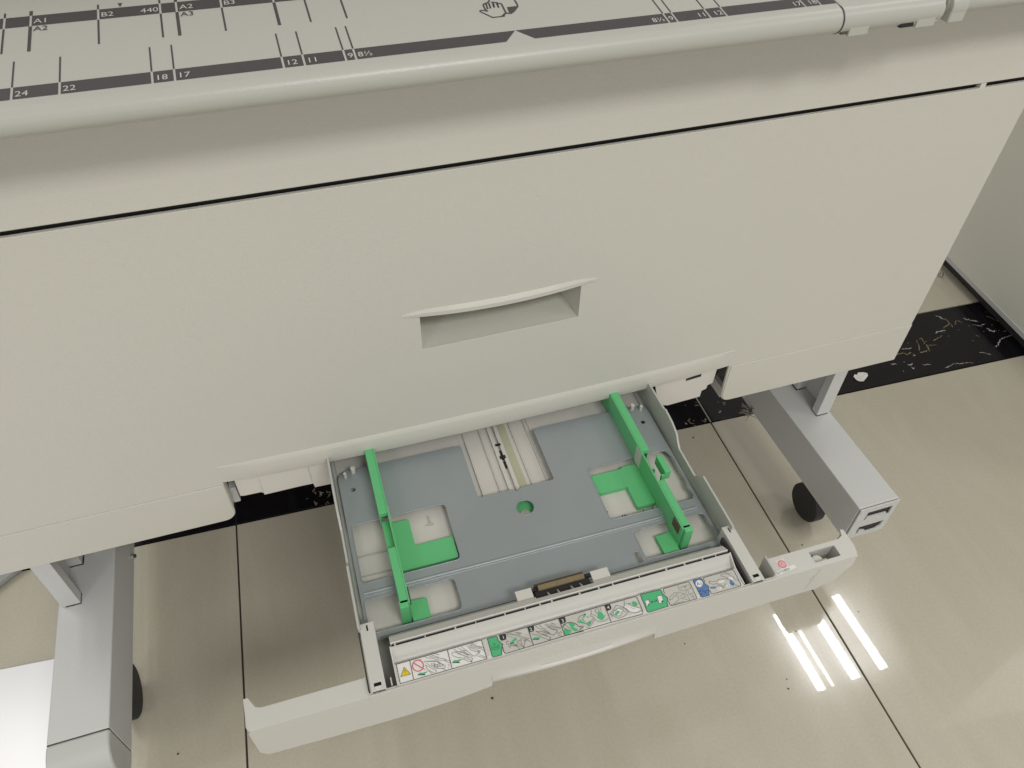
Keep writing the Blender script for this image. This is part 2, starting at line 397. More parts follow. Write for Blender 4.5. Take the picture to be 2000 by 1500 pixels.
# feed table
A = math.atan2(.0116, .0755); CA, SA = math.cos(A), math.sin(A)
def T3(u, v, h=0.0): return (u, -.0545 + v * CA - h * SA, .8042 + v * SA + h * CA)
def tableprof(ext=0.0, y0=-.0582, r=.0094):
    c = (y0 + SA * -0 , .8042 + (y0 + .0545) * SA / CA - r / CA)
    p = []
    for k in range(15):
        t = R(90 + A * 57.3) + (R(188) * k / 14); p.append((c[0] + (r + ext) * math.cos(t), c[1] + (r + ext) * math.sin(t)))
    yb = .45; top = (yb, .8042 + (yb + .0545) * SA / CA + ext / CA)
    return [top] + p + [(.0, .7815 - ext), (yb, .79 - ext)]
obj('feed_table', prism(tableprof(), -.60, .2415, 'YZ'), 'table', P, smooth=40, label='pale feed table printed with paper size rulers')
SX = .2415   # where the printed table ends
cap1 = tableprof(.0003)
obj('table_end_cap', [prism(cap1, SX + .0012, .3310, 'YZ'), box(.2500, .2668, -.0672, -.050, .7840, .794), box(.3092, .3262, -.0672, -.050, .7840, .794), box(.3075, .3310, -.0655, -.0575, .7862, .7900)], 'table', P, bev=.0008, seg=2, smooth=40)
obj('cap_notch', box(.2445, .2499, -.0655, -.050, .7856, .7900), 'brown', P)
obj('cap_notch', box(.2960, .3075, -.0660, -.050, .7852, .7900), 'black', P)
obj('table_end_cap', [prism(tableprof(0, -.0490), .3310, .3395, 'YZ'), prism(tableprof(.0003, -.0512), .3395, .60, 'YZ'), prism(tableprof(.0006, -.0560), .3400, .3550, 'YZ'), box(.3402, .3548, -.0655, -.045, .7835, .7960)], 'table', P, bev=.0015, seg=3, smooth=40)
# (short dark seam between table and cap)
obj('cap_seam', prism([(a, b) for a, b in tableprof(.0004)[1:]], .2416, .2426, 'YZ'), 'ink', P)
# scanner housing above the table's far part (out of view; front brought forward to shade the table)
obj('scanner_housing', prism(rnd([(.095, .850), (.080, .960), (.16, 1.02), (.60, 1.02), (.60, .80), (.45, .80), (.45, .90), (.12, .85)], .006), -.60, .60, 'YZ'), 'panel', P, bev=.002)
# chassis
objs('chassis_block', [box(-.551, -.297, .032, .60, .312, .80), box(.304, .551, .032, .60, .312, .80), box(-.297, .304, .066, .60, .392, .78)], 'dark', P)
objs('side_cover', [box(-.5535, -.5512, .032, .61, .306, .80), box(.5512, .5535, .032, .61, .306, .80)], 'panel', P)
obj('chassis_rail', [box(.2965, .3035, .006, .50, .3035, .319)], 'stand', P, bev=.0006)
obj('chassis_rail', [box(-.2935, -.2865, .020, .50, .305, .330)], 'stand', P, bev=.0006)
# white housing of the tray slot
hr = [(.199, .3605), (.204, .3435), (.2125, .3125), (.2262, .3068), (.2700, .3092), (.2705, .3195), (.2765, .3215), (.2768, .3275), (.2835, .3298), (.2842, .3605)]
slotc = [(.2432, .3490), (.2635, .3522), (.2640, .3460), (.2440, .3440)]
obj('slot_housing', [curve_geo([hr, slotc], .010, .0112, 'XZ'), box(.276, .2842, .0114, .03, .332, .3605), box(.204, .2835, .0250, .34, .352, .3605)], 'white', P, bev=.0006, seg=2)
obj('housing_recess', box(.240, .268, .0114, .016, .338, .3595), 'black', P)
hl = [(-.283, .3605), (-.2830, .3262), (-.2790, .3250), (-.2615, .3243), (-.2580, .3200), (-.2070, .3180), (-.2060, .3108), (-.1855, .3098), (-.1850, .3605)]
obj('slot_housing', [prism(hl, .010, .014, 'XZ'), box(-.259, -.2075, .0085, .0100, .3205, .3605), box(-.283, -.204, .0142, .34, .352, .3605)], 'white', P, bev=.0006, seg=2)

# printed rulers
B0, B1 = 0.0, .0116
IN = .0127
tl = [24, 22, 18, 17, 12, 11, 9, 8.5]
def band(x0, x1, v0, v1): return [T3(x0, v0, .0002), T3(x1, v0, .0002), T3(x1, v1, .0002), T3(x0, v1, .0002)]
def quads(l): return [p for q in l for p in q], [tuple(range(4 * i, 4 * i + 4)) for i in range(len(l))]
w = .0007
cuts = sorted([-t * IN for t in tl] + [t * IN for t in tl])
seg = []; xs = [-.60] + cuts + [.2412]; xs = [x for x in xs if x <= .2412]
for a, b in zip(xs[:-1], xs[1:]):
    a2 = a + (w if a > -.59 else 0); b2 = b - (w if b < .238 else 0)
    if a < 0 < b:
        seg += [[T3(a2, B0, .0002), T3(-.0098, B0, .0002), T3(-.0002, B1, .0002), T3(a2, B1, .0002)], [T3(.0102, B0, .0002), T3(b2, B0, .0002), T3(b2, B1, .0002), T3(.0002, B1, .0002)]]
    else: seg.append(band(a2, b2, B0, B1))
TB = bpy.data.objects['feed_table']
def onT(name, g, m, lab=None):
    o = flatobj(name, g, m, TB, lab); return o
onT('ruler_band', quads(seg), 'ink', 'front dark ruler band with inch sizes')
ut = [.420, .364, .297, .257, .210]
up = [.594, .515, .440, .420, .364, .297, .257, .210]
U0, U1 = .0760, .0877
seg = []; xs = [-.60, -.3121] + [-t / 2 for t in up] + [t / 2 for t in up[::-1]]
for a, b in zip(xs[:-1], xs[1:]): seg.append(band(a + w, b - w, U0, U1))
onT('ruler_band', quads(seg), 'ink', 'rear dark ruler band with metric sheet sizes')
marks = []
for t in tl:
    for s in (-1, 1):
        if t * IN * s < .238: marks.append(band(t * IN * s - .0005, t * IN * s + .0005, .0121, .0383))
for x, v0, v1, ww in [(-.3121, .0479, .0752, .0006)] + [(-t / 2, .0477, .0755, .0010 if t in (.594, .420, .297) else .0006) for t in up] + [(t / 2, .0477, .0755, .0006) for t in up]:
    marks.append(band(x - ww, x + ww, v0, v1)); marks.append(band(x - ww, x + ww, .0882, .0935))
onT('size_tick', quads(marks), 'ink')
onT('size_tick', xf(flat([(-.2456, .0931), (-.2428, .0931), (-.2435, .0905), (-.2442, .0884), (-.2449, .0905)]), lambda a, b, c: T3(a, b, .0002)), 'ink')
def ttext(s, x, v, m, align='LEFT', size=.0074, h=.00035, sx=1.0):
    g = text_geo(s, size, align, sx); return xf(g, lambda a, b, c: T3(x + a, v + b, h))
light = []
for s, x, al in (('A1', -.2953, 'LEFT'), ('B2', -.2560, 'LEFT'), ('440', -.2210, 'RIGHT'), ('A2', -.2082, 'LEFT'), ('B3', -.1805, 'LEFT')):
    light.append(ttext(s, x, .0784, 'i', al))
for t, s in ((24, '24'), (22, '22'), (18, '18'), (17, '17'), (12, '12'), (11, '11'), (9, '9'), (8.5, '8½')):
    light.append(ttext(s, -t * IN + .0016, .0022, 'i', 'LEFT'))
    if t < 20: light.append(ttext(s, t * IN - .0014, .0022, 'i', 'RIGHT'))
onT('ruler_number', light, 'inklight')
onT('ruler_number', [ttext('A2', -.2953, .0697, 'i'), ttext('A3', -.2082, .0697, 'i')], 'ink')
HAND = [[(-6.2, 51.8), (-6.8, 49.8), (-8.7, 48.3), (-11.4, 47.2), (-12.1, 45.9), (-12.3, 40.2), (-11.2, 37.8)], [(-11.2, 37.8), (-14.4, 39.8), (-16.0, 39.6), (-16.4, 38.6), (-15.5, 37.1), (-10.2, 29.8), (-2.3, 29.8), (-0.6, 32.6)], [(-10.5, 46.2), (-9.8, 46.6), (-10.5, 40.3)], [(-8.2, 48.1), (-7.6, 47.2), (-8.3, 41.0), (-7.5, 46.7)], [(-5.6, 49.0), (-4.5, 47.7), (-5.5, 41.5), (-5.1, 46.7)], [(-4.3, 48.5), (-2.3, 47.3), (-2.5, 40.9), (-1.7, 46.1), (-1.8, 47.7)], [(-1.7, 46.1), (0.0, 46.0), (0.7, 44.6), (0.3, 34.6), (1.4, 32.5)], [(-3.9, 29.6), (-0.5, 33.1), (1.5, 32.8), (3.7, 32.3), (6.4, 34.4), (10.8, 39.9), (11.2, 42.0), (11.2, 48.5)]]
HANDTRI = [(3.1, 40.4), (9.2, 40.5), (10.8, 39.9), (6.4, 34.4), (3.7, 32.3), (2.6, 34.1)]
mm = lambda l: [(a / 1000, b / 1000) for a, b in l]
onT('hand_symbol', [xf(strokes([mm(l) for l in HAND], .00115), lambda a, b, c: T3(a, b, .0002 + c)), xf(flat(mm(HANDTRI)), lambda a, b, c: T3(a, b, .00019))], 'ink')

# ------------------------------------------------------------------ stand: two beams with posts, caps and wheels
def beam(sx):
    gs = []
    x0, x1 = (.4600, .5220) if sx > 0 else (-.5215, -.4608)
    y0, y1 = -.131, .52; z0, z1 = .106, .176; t = .0018
    gs = [box(x0, x1, y0, y1, z1 - t, z1), box(x0, x1, y0, y1, z0, z0 + t), box(x0, x0 + t, y0, y1, z0 + t, z1 - t), box(x1 - t, x1, y0, y1, z0 + t, z1 - t)]
    return gs, x0, x1
gs, x0, x1 = beam(1)
BR = obj('stand_beam', prism([(.46, .106), (.522, .106), (.522, .176), (.46, .176)], -.129, .52, 'XZ'), 'stand', P, bev=.0016, seg=3, label='right stand beam with an uncapped slotted end')
b1 = [(.4755, .1655), (.5140, .1655), (.5145, .146), (.511, .1465), (.509, .1525), (.4785, .1535), (.4765, .1465), (.4745, .1465)]
b2 = [(.4745, .1315), (.5140, .1315), (.512, .1190), (.506, .1140), (.4930, .1135), (.4865, .1200), (.4785, .1225), (.4775, .1150), (.4742, .1150)]
obj('end_plate', curve_geo([rect(.4606, .5214, .1066, .1754), b1, b2], -.1325, -.1302, 'XZ'), 'stand', BR, bev=.0003, seg=1)
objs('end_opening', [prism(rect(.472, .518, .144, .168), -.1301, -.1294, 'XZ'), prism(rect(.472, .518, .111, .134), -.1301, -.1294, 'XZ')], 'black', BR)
obj('end_bracket', prism([(.4800, .1140), (.4860, .1190), (.4850, .1120), (.480, .1115)], -.1312, -.1303, 'XZ'), 'white', BR)
BL = obj('stand_beam', prism([(-.5215, .106), (-.4608, .106), (-.4608, .176), (-.5215, .176)], -.1300, .52, 'XZ'), 'stand', P, bev=.0016, seg=3, label='left stand beam with a rounded plastic end cap')
capp = [(-.1303, .1760)] + [(-.1655 + .026 + .026 * math.cos(R(90 + 10 * k)), .1762 - .026 + .026 * math.sin(R(90 + 10 * k))) for k in range(10)] + rnd([(-.1655, .150), (-.1655, .1055), (-.1303, .1055)], [0, .012, 0])[1:]
obj('end_cap', prism(capp, -.5220, -.4603, 'YZ'), 'cap', BL, bev=.0032, seg=4, smooth=40)
obj('cap_seam', box(-.5210, -.4613, -.1312, -.1299, .1066, .1754), 'ink', BL)
for s, X0, par in ((1, .4600, BR), (-1, -.4608, BL)):
    bo = obj('bolt', cyl((s * (abs(X0) - .0016), .119 if s < 0 else .114, .119 if s < 0 else .112), 'x', .0044, .0032, 6), 'steel', par, bev=.0005)
    obj('bolt_shank', cyl((s * (abs(X0) - .0045), .119 if s < 0 else .114, .119 if s < 0 else .112), 'x', .0024, .0030, 12), 'dark', bo)
    wf = .4885 if s > 0 else .4815
    wy = -.0245 if s > 0 else -.022
    wz = .0355 if s > 0 else .0352; r = .0310 if s > 0 else .0348
    wh = obj('caster_wheel', cyl((s * (wf + .009), wy, wz), 'x', r, .018, 48), 'rubber', par, bev=.0025, seg=3)
    obj('caster_fork', [box(s * wf - .004 if s < 0 else wf + .019, s * wf + .0 if False else (wf + .0215 if s > 0 else -wf - .0185 + .0), wy - .010, wy + .010, .03, .1058)] if s > 0 else [box(-wf - .0215, -wf - .019, wy - .010, wy + .010, .03, .1058)], 'dark', wh, bev=.0006)
    # post standing on the beam: front channel and rear channel
    xo, xi = (.4975, .5185) if s > 0 else (-.5165, -.4965)
    obj('stand_post', [box(xo, xi, .0290, .0420, .1768, .3120)], 'stand', P, bev=.0008)
    obj('stand_post', [box(xo + .001, xi - .001, .0835, .105, .1768, .3120)], 'stand', P, bev=.0008)
    objs('post_foot_seam', [box(xo - .0004 if s > 0 else xo + .004, xi - .003 if s > 0 else xi + .0004, .0284, .0424, .1761, .1767), box(xo - .0003, xi + .0002, .0828, .106, .1761, .1767)], 'black', P)
    obj('post_web', box(*( (.5140, .5182) if s > 0 else (-.5160, -.5120)), .0421, .0834, .1768, .3120), 'stand', P)
    obj('stand_crossbar', box(-.46, .46, .44, .48, .112, .165), 'stand', P, bev=.001) if s > 0 else None
# ------------------------------------------------------------------ paper tray (pulled out, sitting slightly askew)
OFF[:] = [0, 0, .30]
T = empty('paper_tray', (0, 0, .30), -.013)
tag(T, 'open paper tray with green guides and grey lift plate, pulled out below the printer front', 'paper tray')
wall = [(-.203, .3220), (-.203, .3705), (-.1385, .3705), (-.1340, .3655), (-.1255, .3545), (-.0875, .3550), (-.0800, .3620), (-.0762, .3675), (-.0620, .3720), (-.0440, .3740), (-.0425, .3718), (.25, .3710), (.25, .3220)]
walls = [prism(wall, .1838, .1862, 'YZ'), prism(wall, -.1862, -.1838, 'YZ')]
walls += [box(.1790, .1838, -.203, .25, .3300, .3365), box(-.1838, -.1800, -.203, .25, .3300, .3365)]
BT = obj('tray_body', walls + [box(-.1838, .1838, -.2560, .25, .3250, .3280)], 'tray', T, bev=.0004, seg=1, label='thin-walled grey tray body')
# raised white floor seen through the plate's openings, with the centre channel
ch = [box(-.180, -.0415, -.200, .05, .3281, .3340), box(.0415, .180, -.200, .05, .3281, .3340), box(-.0415, .0415, -.110, .06, .3281, .3330)]
ch += [box(x - .0007, x + .0007, -.1095, .06, .3331, .3352) for x in (-.0345, -.0155, .0205, .0375)]
ch += [box(-.0065, -.0018, -.0905, .06, .3331, .3368), box(.0012, .0058, -.0905, .06, .3331, .3368)]
obj('tray_floor', ch, 'white', BT, bev=.0004, seg=1)
obj('channel_grease', box(.0059, .0150, -.1095, .02, .3331, .3340), 'yellowed', BT)
objs('channel_slot', [box(-.0017, .0011, -.032, -.0190, .3331, .3352), box(-.0036, .0030, -.0325, -.0280, .3369, .3374), box(-.0017, .0011, -.0440, -.0350, .3331, .3354), box(-.0036, .0026, -.0135, -.0105, .3369, .3374)], 'black', BT)
objs('size_rib', [box(-.1745, -.140, -.1105, -.1090, .3341, .3352), box(-.1745, -.132, -.1330, -.1318, .3341, .3352), box(-.1010, -.0935, -.0930, -.0915, .3341, .3355), box(-.0975, -.0962, -.0900, -.0820, .3341, .3355)], 'tray', BT)
obj('size_marking', [box(x - .0005, x + .0005, -.1408, -.1372, .3341, .3343) for x in (.0985, .1010, .1225, .1330, .1425, .1448)] + [box(.0845, .0858, -.1300, -.1286, .3341, .3343), box(.1005, .104, -.1400, -.1390, .3341, .3343)], 'ink', BT)
# zinc lift plate with openings
pl = [(-.1795, -.2035), (.1805, -.2035), (.1805, -.0060), (.0425, -.0060), (.0425, -.0800), (.0050, -.0800), (.0030, -.0832), (-.0010, -.0832), (-.0030, -.0800), (-.0420, -.0800), (-.0420, -.0060), (-.1795, -.0060)]
plr = rnd(pl, [0, 0, .013, .005, .003, .0005, .001, .001, .0005, .003, .005, .013])
holes = [rnd(rect(-.1755, -.0775, -.1460, -.0770), .0055), rnd([(.0810, -.1460), (.1750, -.1460), (.1780, -.1400), (.1755, -.1300), (.1780, -.1230), (.1780, -.0880), (.1740, -.0765), (.0810, -.0765)], [.0055, .003, .003, .003, .003, .003, .006, .0055]),
         rnd(rect(-.1775, -.0890, -.1985, -.1640), .006), rnd([(.0975, -.1990), (.1775, -.1990), (.1775, -.1640), (.1060, -.1640), (.1040, -.1660), (.0975, -.1665)], [.004, .006, .006, .001, .001, .003]),
         circ(.0015, -.1058, .0096, 32), rnd(rect(.0880, .0945, -.2010, -.1875), .0032), circ(-.166, -.033, .0026, 14), circ(.1675, -.032, .0026, 14)]
LP = obj('lift_plate', curve_geo([plr] + holes, .3425, .3440), 'zinc', T, bev=.0006, seg=2, label='zinc-plated steel lift plate with cut-outs')
rims = []
for h in holes[:6]:
    rims.append(xf(tube([(a, b, 0) for a, b in h + [h[0]]], .0007, 6), lambda a, b, c: (a, b, c + .3438)))
objs('hole_rim', rims, 'zinc', LP, smooth=70)
objs('plate_bead', [xf(tube([(-.1755, -.1562, 0), (-.05, -.1570, 0), (.10, -.1570, 0), (.1735, -.1562, 0)], .0016, 10), lambda a, b, c: (a, b, .3438 + c * .7)),
    xf(tube([(-.1755, -.1595, 0), (.1735, -.1595, 0)], .0007, 6), lambda a, b, c: (a, b, .3438 + c * .7))], 'zinc', LP, smooth=70)
obj('plate_bent_edge', box(-.034, .033, -.2005, -.1990, .3441, .3476), 'zinc', LP, bev=.0004)
objs('plate_pin', [cyl((x, y, .3475), 'z', r, .008, 12) for x, y, r in ((-.1712, -.0150, .0018), (-.1620, -.0100, .0026), (.1630, -.0100, .0026), (.1722, -.0140, .0018))], 'white', LP, bev=.0004)
obj('pin_hub', [cyl((.0015, -.1020, .3345), 'z', .0150, .0010, 30)], 'green', T)
obj('hub_screw', [cyl((.0010, -.1095, .3358), 'z', .0062, .0016, 24), cyl((.0010, -.1105, .3372), 'z', .0022, .0014, 12)], 'steel', bpy.data.objects['pin_hub'], bev=.0003)

# green side guides
def guide(s):
    X = lambda a, b: (s * b, s * a) if s < 0 else (s * a, s * b)
    g = []
    xi, xo = .1362, .1462
    def bx(a, b, *r): a, b = X(a, b); return box(min(a, b), max(a, b), *r)
    G = obj('paper_guide', [bx(xi, xi + .0017, -.1905, .14, .3362, .3688), bx(xi + .0017, xo, -.0885, .14, .3625, .3688), bx(xi + .0017, xo - .0008, -.1900, -.1295, .3625, .3688),
        bx(xi + .0017, xo, -.1985 if False else -.1945, -.1870, .3345, .3688), bx(xi + .0017, xo - .001, -.1290, -.0890, .3520 if s < 0 else .3400, .3555 if s < 0 else .3420),
        bx(xo - .0014, xo, -.0884, .14, .3520, .3624), bx(xo - .0024, xo - .0010, -.1868, -.1295, .3500, .3624)], 'green', T, bev=.0005, seg=2, label='green side guide on the %s of the tray' % ('left' if s < 0 else 'right'))
    if s < 0: pad = [(-.1362, -.1410), (-.0790, -.1410), (-.0790, -.1160), (-.1175, -.1160), (-.1175, -.0835), (-.1362, -.0835)]
    else: pad = [(.1362, -.1370), (.1155, -.1370), (.1155, -.1088), (.0815, -.1088), (.0815, -.0852), (.1180, -.0852), (.1200, -.0830), (.1362, -.0830)]
    objs('guide_foot', [prism(rnd(pad, .0012, 3), .3345, .3412 if s < 0 else .3410), prism(rnd([(s * .1362, -.1985), (s * .1195, -.1985), (s * .1190, -.1745), (s * .1362, -.1735)], .0015, 3), .3345, .3400)], 'green', G, bev=.0006)
    obj('guide_slip_pad', bx(xi - .0006, xi - .0001, -.0920, -.0795, .3440, .3670), 'clear', G)
    obj('guide_felt_pad', [bx(xi - .0012, xi - .0001, -.1860, -.1735, .3545, .3665)], 'brown', G)
    if s > 0:
        obj('release_lever', [box(.1495, .1565, -.1215, -.0985, .3560, .3690), box(.1465, .1500, -.1215, -.1190, .345, .3640), box(.1380, .1496, -.1040, -.1010, .345, .3500)], 'green', G, bev=.0007)
    return G
guide(-1); guide(1)

# front block behind the bezel: sloping back, slot, trough and label ledge
prof = [(-.2010, .3300), (-.2010, .3385), (-.2120, .3560), (-.2175, .3665), (-.2255, .3722), (-.2264, .3718), (-.2264, .3600), (-.2294, .3600), (-.2294, .3722), (-.2306, .3722)]
for k in range(9):
    t = k / 8; prof.append((-.2306 - .0098 * t, .3722 - .0118 * math.sin(t * math.pi / 2) ** .8))
prof += [(-.2412, .3608), (-.2422, .3648), (-.2430, .3656), (-.2585, .3656), (-.2602, .3640), (-.2602, .3300)]
mid = [p for p in prof]
front = [(a, b) for a, b in prof]
cutm = [(-.2200, .3300), (-.2200, .3682)] + prof[4:]
FB = obj('front_block', [prism(prof, -.1612, -.0250, 'YZ'), prism(prof, .0315, .1660, 'YZ'), prism(cutm, -.0250, .0315, 'YZ')], 'bezel', T, smooth=25, label='pale block carrying the instruction labels')
objs('block_end_wall', [prism([(-.2290, .33), (-.2290, .3728), (-.2426, .3664), (-.2602, .3662), (-.2602, .33)], -.1624, -.1612, 'YZ'), prism([(-.2290, .33), (-.2290, .3728), (-.2426, .3664), (-.2602, .3662), (-.2602, .33)], .1660, .1672, 'YZ')], 'bezel', FB, bev=.0003)
sl = []
x = -.158
while x < .163:
    L_ = random.uniform(.0006, .0018); sl.append(box(x, x + L_, -.2292, -.2266, .364, .3712)); x += random.choice((.011, .014, .019, .027))
objs('slot_rib', sl, 'bezel', FB)
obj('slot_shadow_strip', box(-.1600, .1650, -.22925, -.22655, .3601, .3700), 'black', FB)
# separation pad unit in the middle
FU = obj('friction_pad_holder', [box(-.0240, .0308, -.2198, -.2030, .3400, .3560), box(-.0215, .0275, -.2105, -.2050, .3560, .3622), box(-.0275, -.0210, -.2095, -.2065, .3590, .3630), box(.0270, .0335, -.2095, -.2065, .3595, .3635), box(-.0235, .0303, -.2198, -.2100, .3560, .3622)], 'black', T, bev=.0004)
obj('friction_pad', prism([(-.2108, .3623), (-.2104, .3642), (-.2062, .3660), (-.2056, .3623)], -.0195, .0262, 'YZ'), 'cork', FU, bev=.0004)
obj('pad_edge', prism([(-.2054, .3560), (-.2054, .3656), (-.2036, .3644), (-.2036, .3560)], -.0225, .0260, 'YZ'), 'brown', FU, bev=.0004)
for x in (-.0125, -.003, .0105, .0195):
    obj('holder_fin', prism([(-.2135, .3624), (-.2199, .3690), (-.2199, .3624)], x, x + .0009, 'YZ'), 'bezel', FU)
obj('feed_pad_plate', [box(-.0415, -.0258, -.2190, -.2055, .3610, .3640)], 'white', T, bev=.0004)
obj('feed_pad_plate', [box(.0328, .0505, -.2190, -.2055, .3610, .3640)], 'white', T, bev=.0004)
# clip arms on both sides
for s in (-1, 1):
    x0, x1 = (-.1845, -.1716) if s < 0 else (.1765, .1888)
    pts = [(x0, -.2600), (x1, -.2600), (x1, -.1968), (x0, -.1968)]
    xm = (x0 + x1) / 2
    c = obj('clip_arm', [curve_geo([rnd(pts, .0006), rect(xm - .0007, xm + .0007, -.2045, -.1985), rect(xm - .0032, xm + .0030, -.2560, -.2528)], .3625, .3640), box(x0, x0 + .0012, -.2600, -.1968, .3290, .3625), box(x1 - .0012, x1, -.2600, -.1968, .3400, .3625), box(x0, x1, -.1980, -.1968, .3500, .3625)], 'bezel', T, bev=.0004)
    obj('clip_opening', box(x0 + .0012, x1 - .0012, -.2590, -.1985, .3585, .3610), 'black', c)
    obj('clip_tab', box(xm - .0028, xm + .0026, -.2592, -.2566, .3641, .3647), 'white', c)
    obj('clip_gap', box(x0 - .0022, x0 - .0012, -.2570, -.198, .355, .3612) if s < 0 else box(x0 - .0030, x0 - .0014, -.2570, -.205, .350, .3590), 'dark', c)
obj('spring_pin', box(-.1672, -.1660, -.2570, -.2500, .345, .3600), 'white', T, bev=.0003)

# bezel: front cover with wings, bevelled corners and grip
o1 = rnd([(-.2840, .3588), (-.2868, .3540), (-.2868, .3120), (-.2815, .3030)], [0, .004, .006, 0])
bot = [(-.2815, .3025), (-.226, .2990), (-.163, .2975), (-.119, .3000), (-.098, .3032), (-.0795, .3068), (-.0782, .3170), (.0830, .3150), (.0838, .3050), (.150, .3075), (.230, .3100), (.262, .3095)]
o2 = rnd([(.2800, .3180), (.2925, .3400), (.2925, .3588)], [0, .006, 0])
bz = curve_geo([o1 + bot + o2], -.2612, -.2580, 'XZ')
wingL = rnd([(-.2870, -.2611), (-.1868, -.2611), (-.1860, -.2400), (-.1885, -.2438), (-.2740, -.2440), (-.2790, -.2425), (-.2845, -.2330), (-.2885, -.2325)], [.004, 0, .0008, .001, .003, .003, .001, .001])
wingR = rnd([(.2025, -.2611), (.2925, -.2611), (.2955, -.2500), (.2955, -.2315), (.2925, -.2300), (.2900, -.2370), (.2845, -.2395), (.2025, -.2395)], [0, .005, .002, .001, .001, .002, .003, 0])
hole = rnd(rect(.2475, .2762, -.2565, -.2442), .0016)
BZ = obj('bezel', [bz, curve_geo([wingL], .3570, .3590), curve_geo([wingR, hole], .3570, .3590),
      box(-.2884, -.2869, -.2560, -.2330, .3030, .3568), box(.2938, .2953, -.2560, -.2320, .3200, .3568), box(-.1868, .2025, -.2620, -.2604, .3500, .3602)], 'bezel', T, bev=.0010, seg=3, smooth=30, label='pale grey front cover of the tray')
obj('wing_wall', [box(.2010, .2026, -.2580, -.2380, .3300, .3640), box(.1960, .2012, -.2580, -.2400, .3300, .3420)], 'tray', BZ, bev=.0004)
obj('wing_wall', [box(.2475, .2765, -.2442, -.2430, .3340, .3569), box(.2765, .2778, -.2580, -.2430, .3340, .3569), box(.2462, .2475, -.2580, -.2430, .3340, .3569)], 'tray', BZ, bev=.0003)
obj('size_dial', [cyl((.2560, -.2510, .3430), 'z', .0058, .018, 26)], 'clear', BZ, bev=.0012, label='milky round knob inside the right wing opening')
def grip():
    V, F = [], []; n = 48
    for i in range(n + 1):
        x = -.0790 + .1620 * i / n; t = (x - .002) / .081; e = max(0, 1 - t * t)
        d = .0030 * e
        zb = .3160 - .0030 * e
        for y, z in ((-.2598, .3400), (-.2616, .3300), (-.2616 - d * .25, .3250 - .004 * e), (-.2616 - d * .95, zb + .0074), (-.2620 - d, zb + .0060), (-.2618 - d * .85, zb + .0042), (-.2614 - d * .6, zb), (-.2590, zb + .0005)):
            V.append((x, y, z))
    m = 8
    for i in range(n):
        for k in range(m): F.append((i * m + k, (i + 1) * m + k, (i + 1) * m + (k + 1) % m, i * m + (k + 1) % m))
    F.append(tuple(range(m))); F.append(tuple(n * m + k for k in range(m))[::-1])
    return V, F
obj('bezel_grip', grip(), 'bezel', BZ, smooth=60)
def onF(g): return xf(g, lambda a, b, c: (a, -.26125 - c, b))
objs('size_groove', [prism([(.2530, .3520), (.2536, .3518), (.2470, .3180), (.2464, .3183)], -.26145, -.2608, 'XZ'), prism([(.2484, .3425), (.2490, .3420), (.2466, .3340), (.2461, .3345)], -.26145, -.2608, 'XZ')], 'tray', BZ)

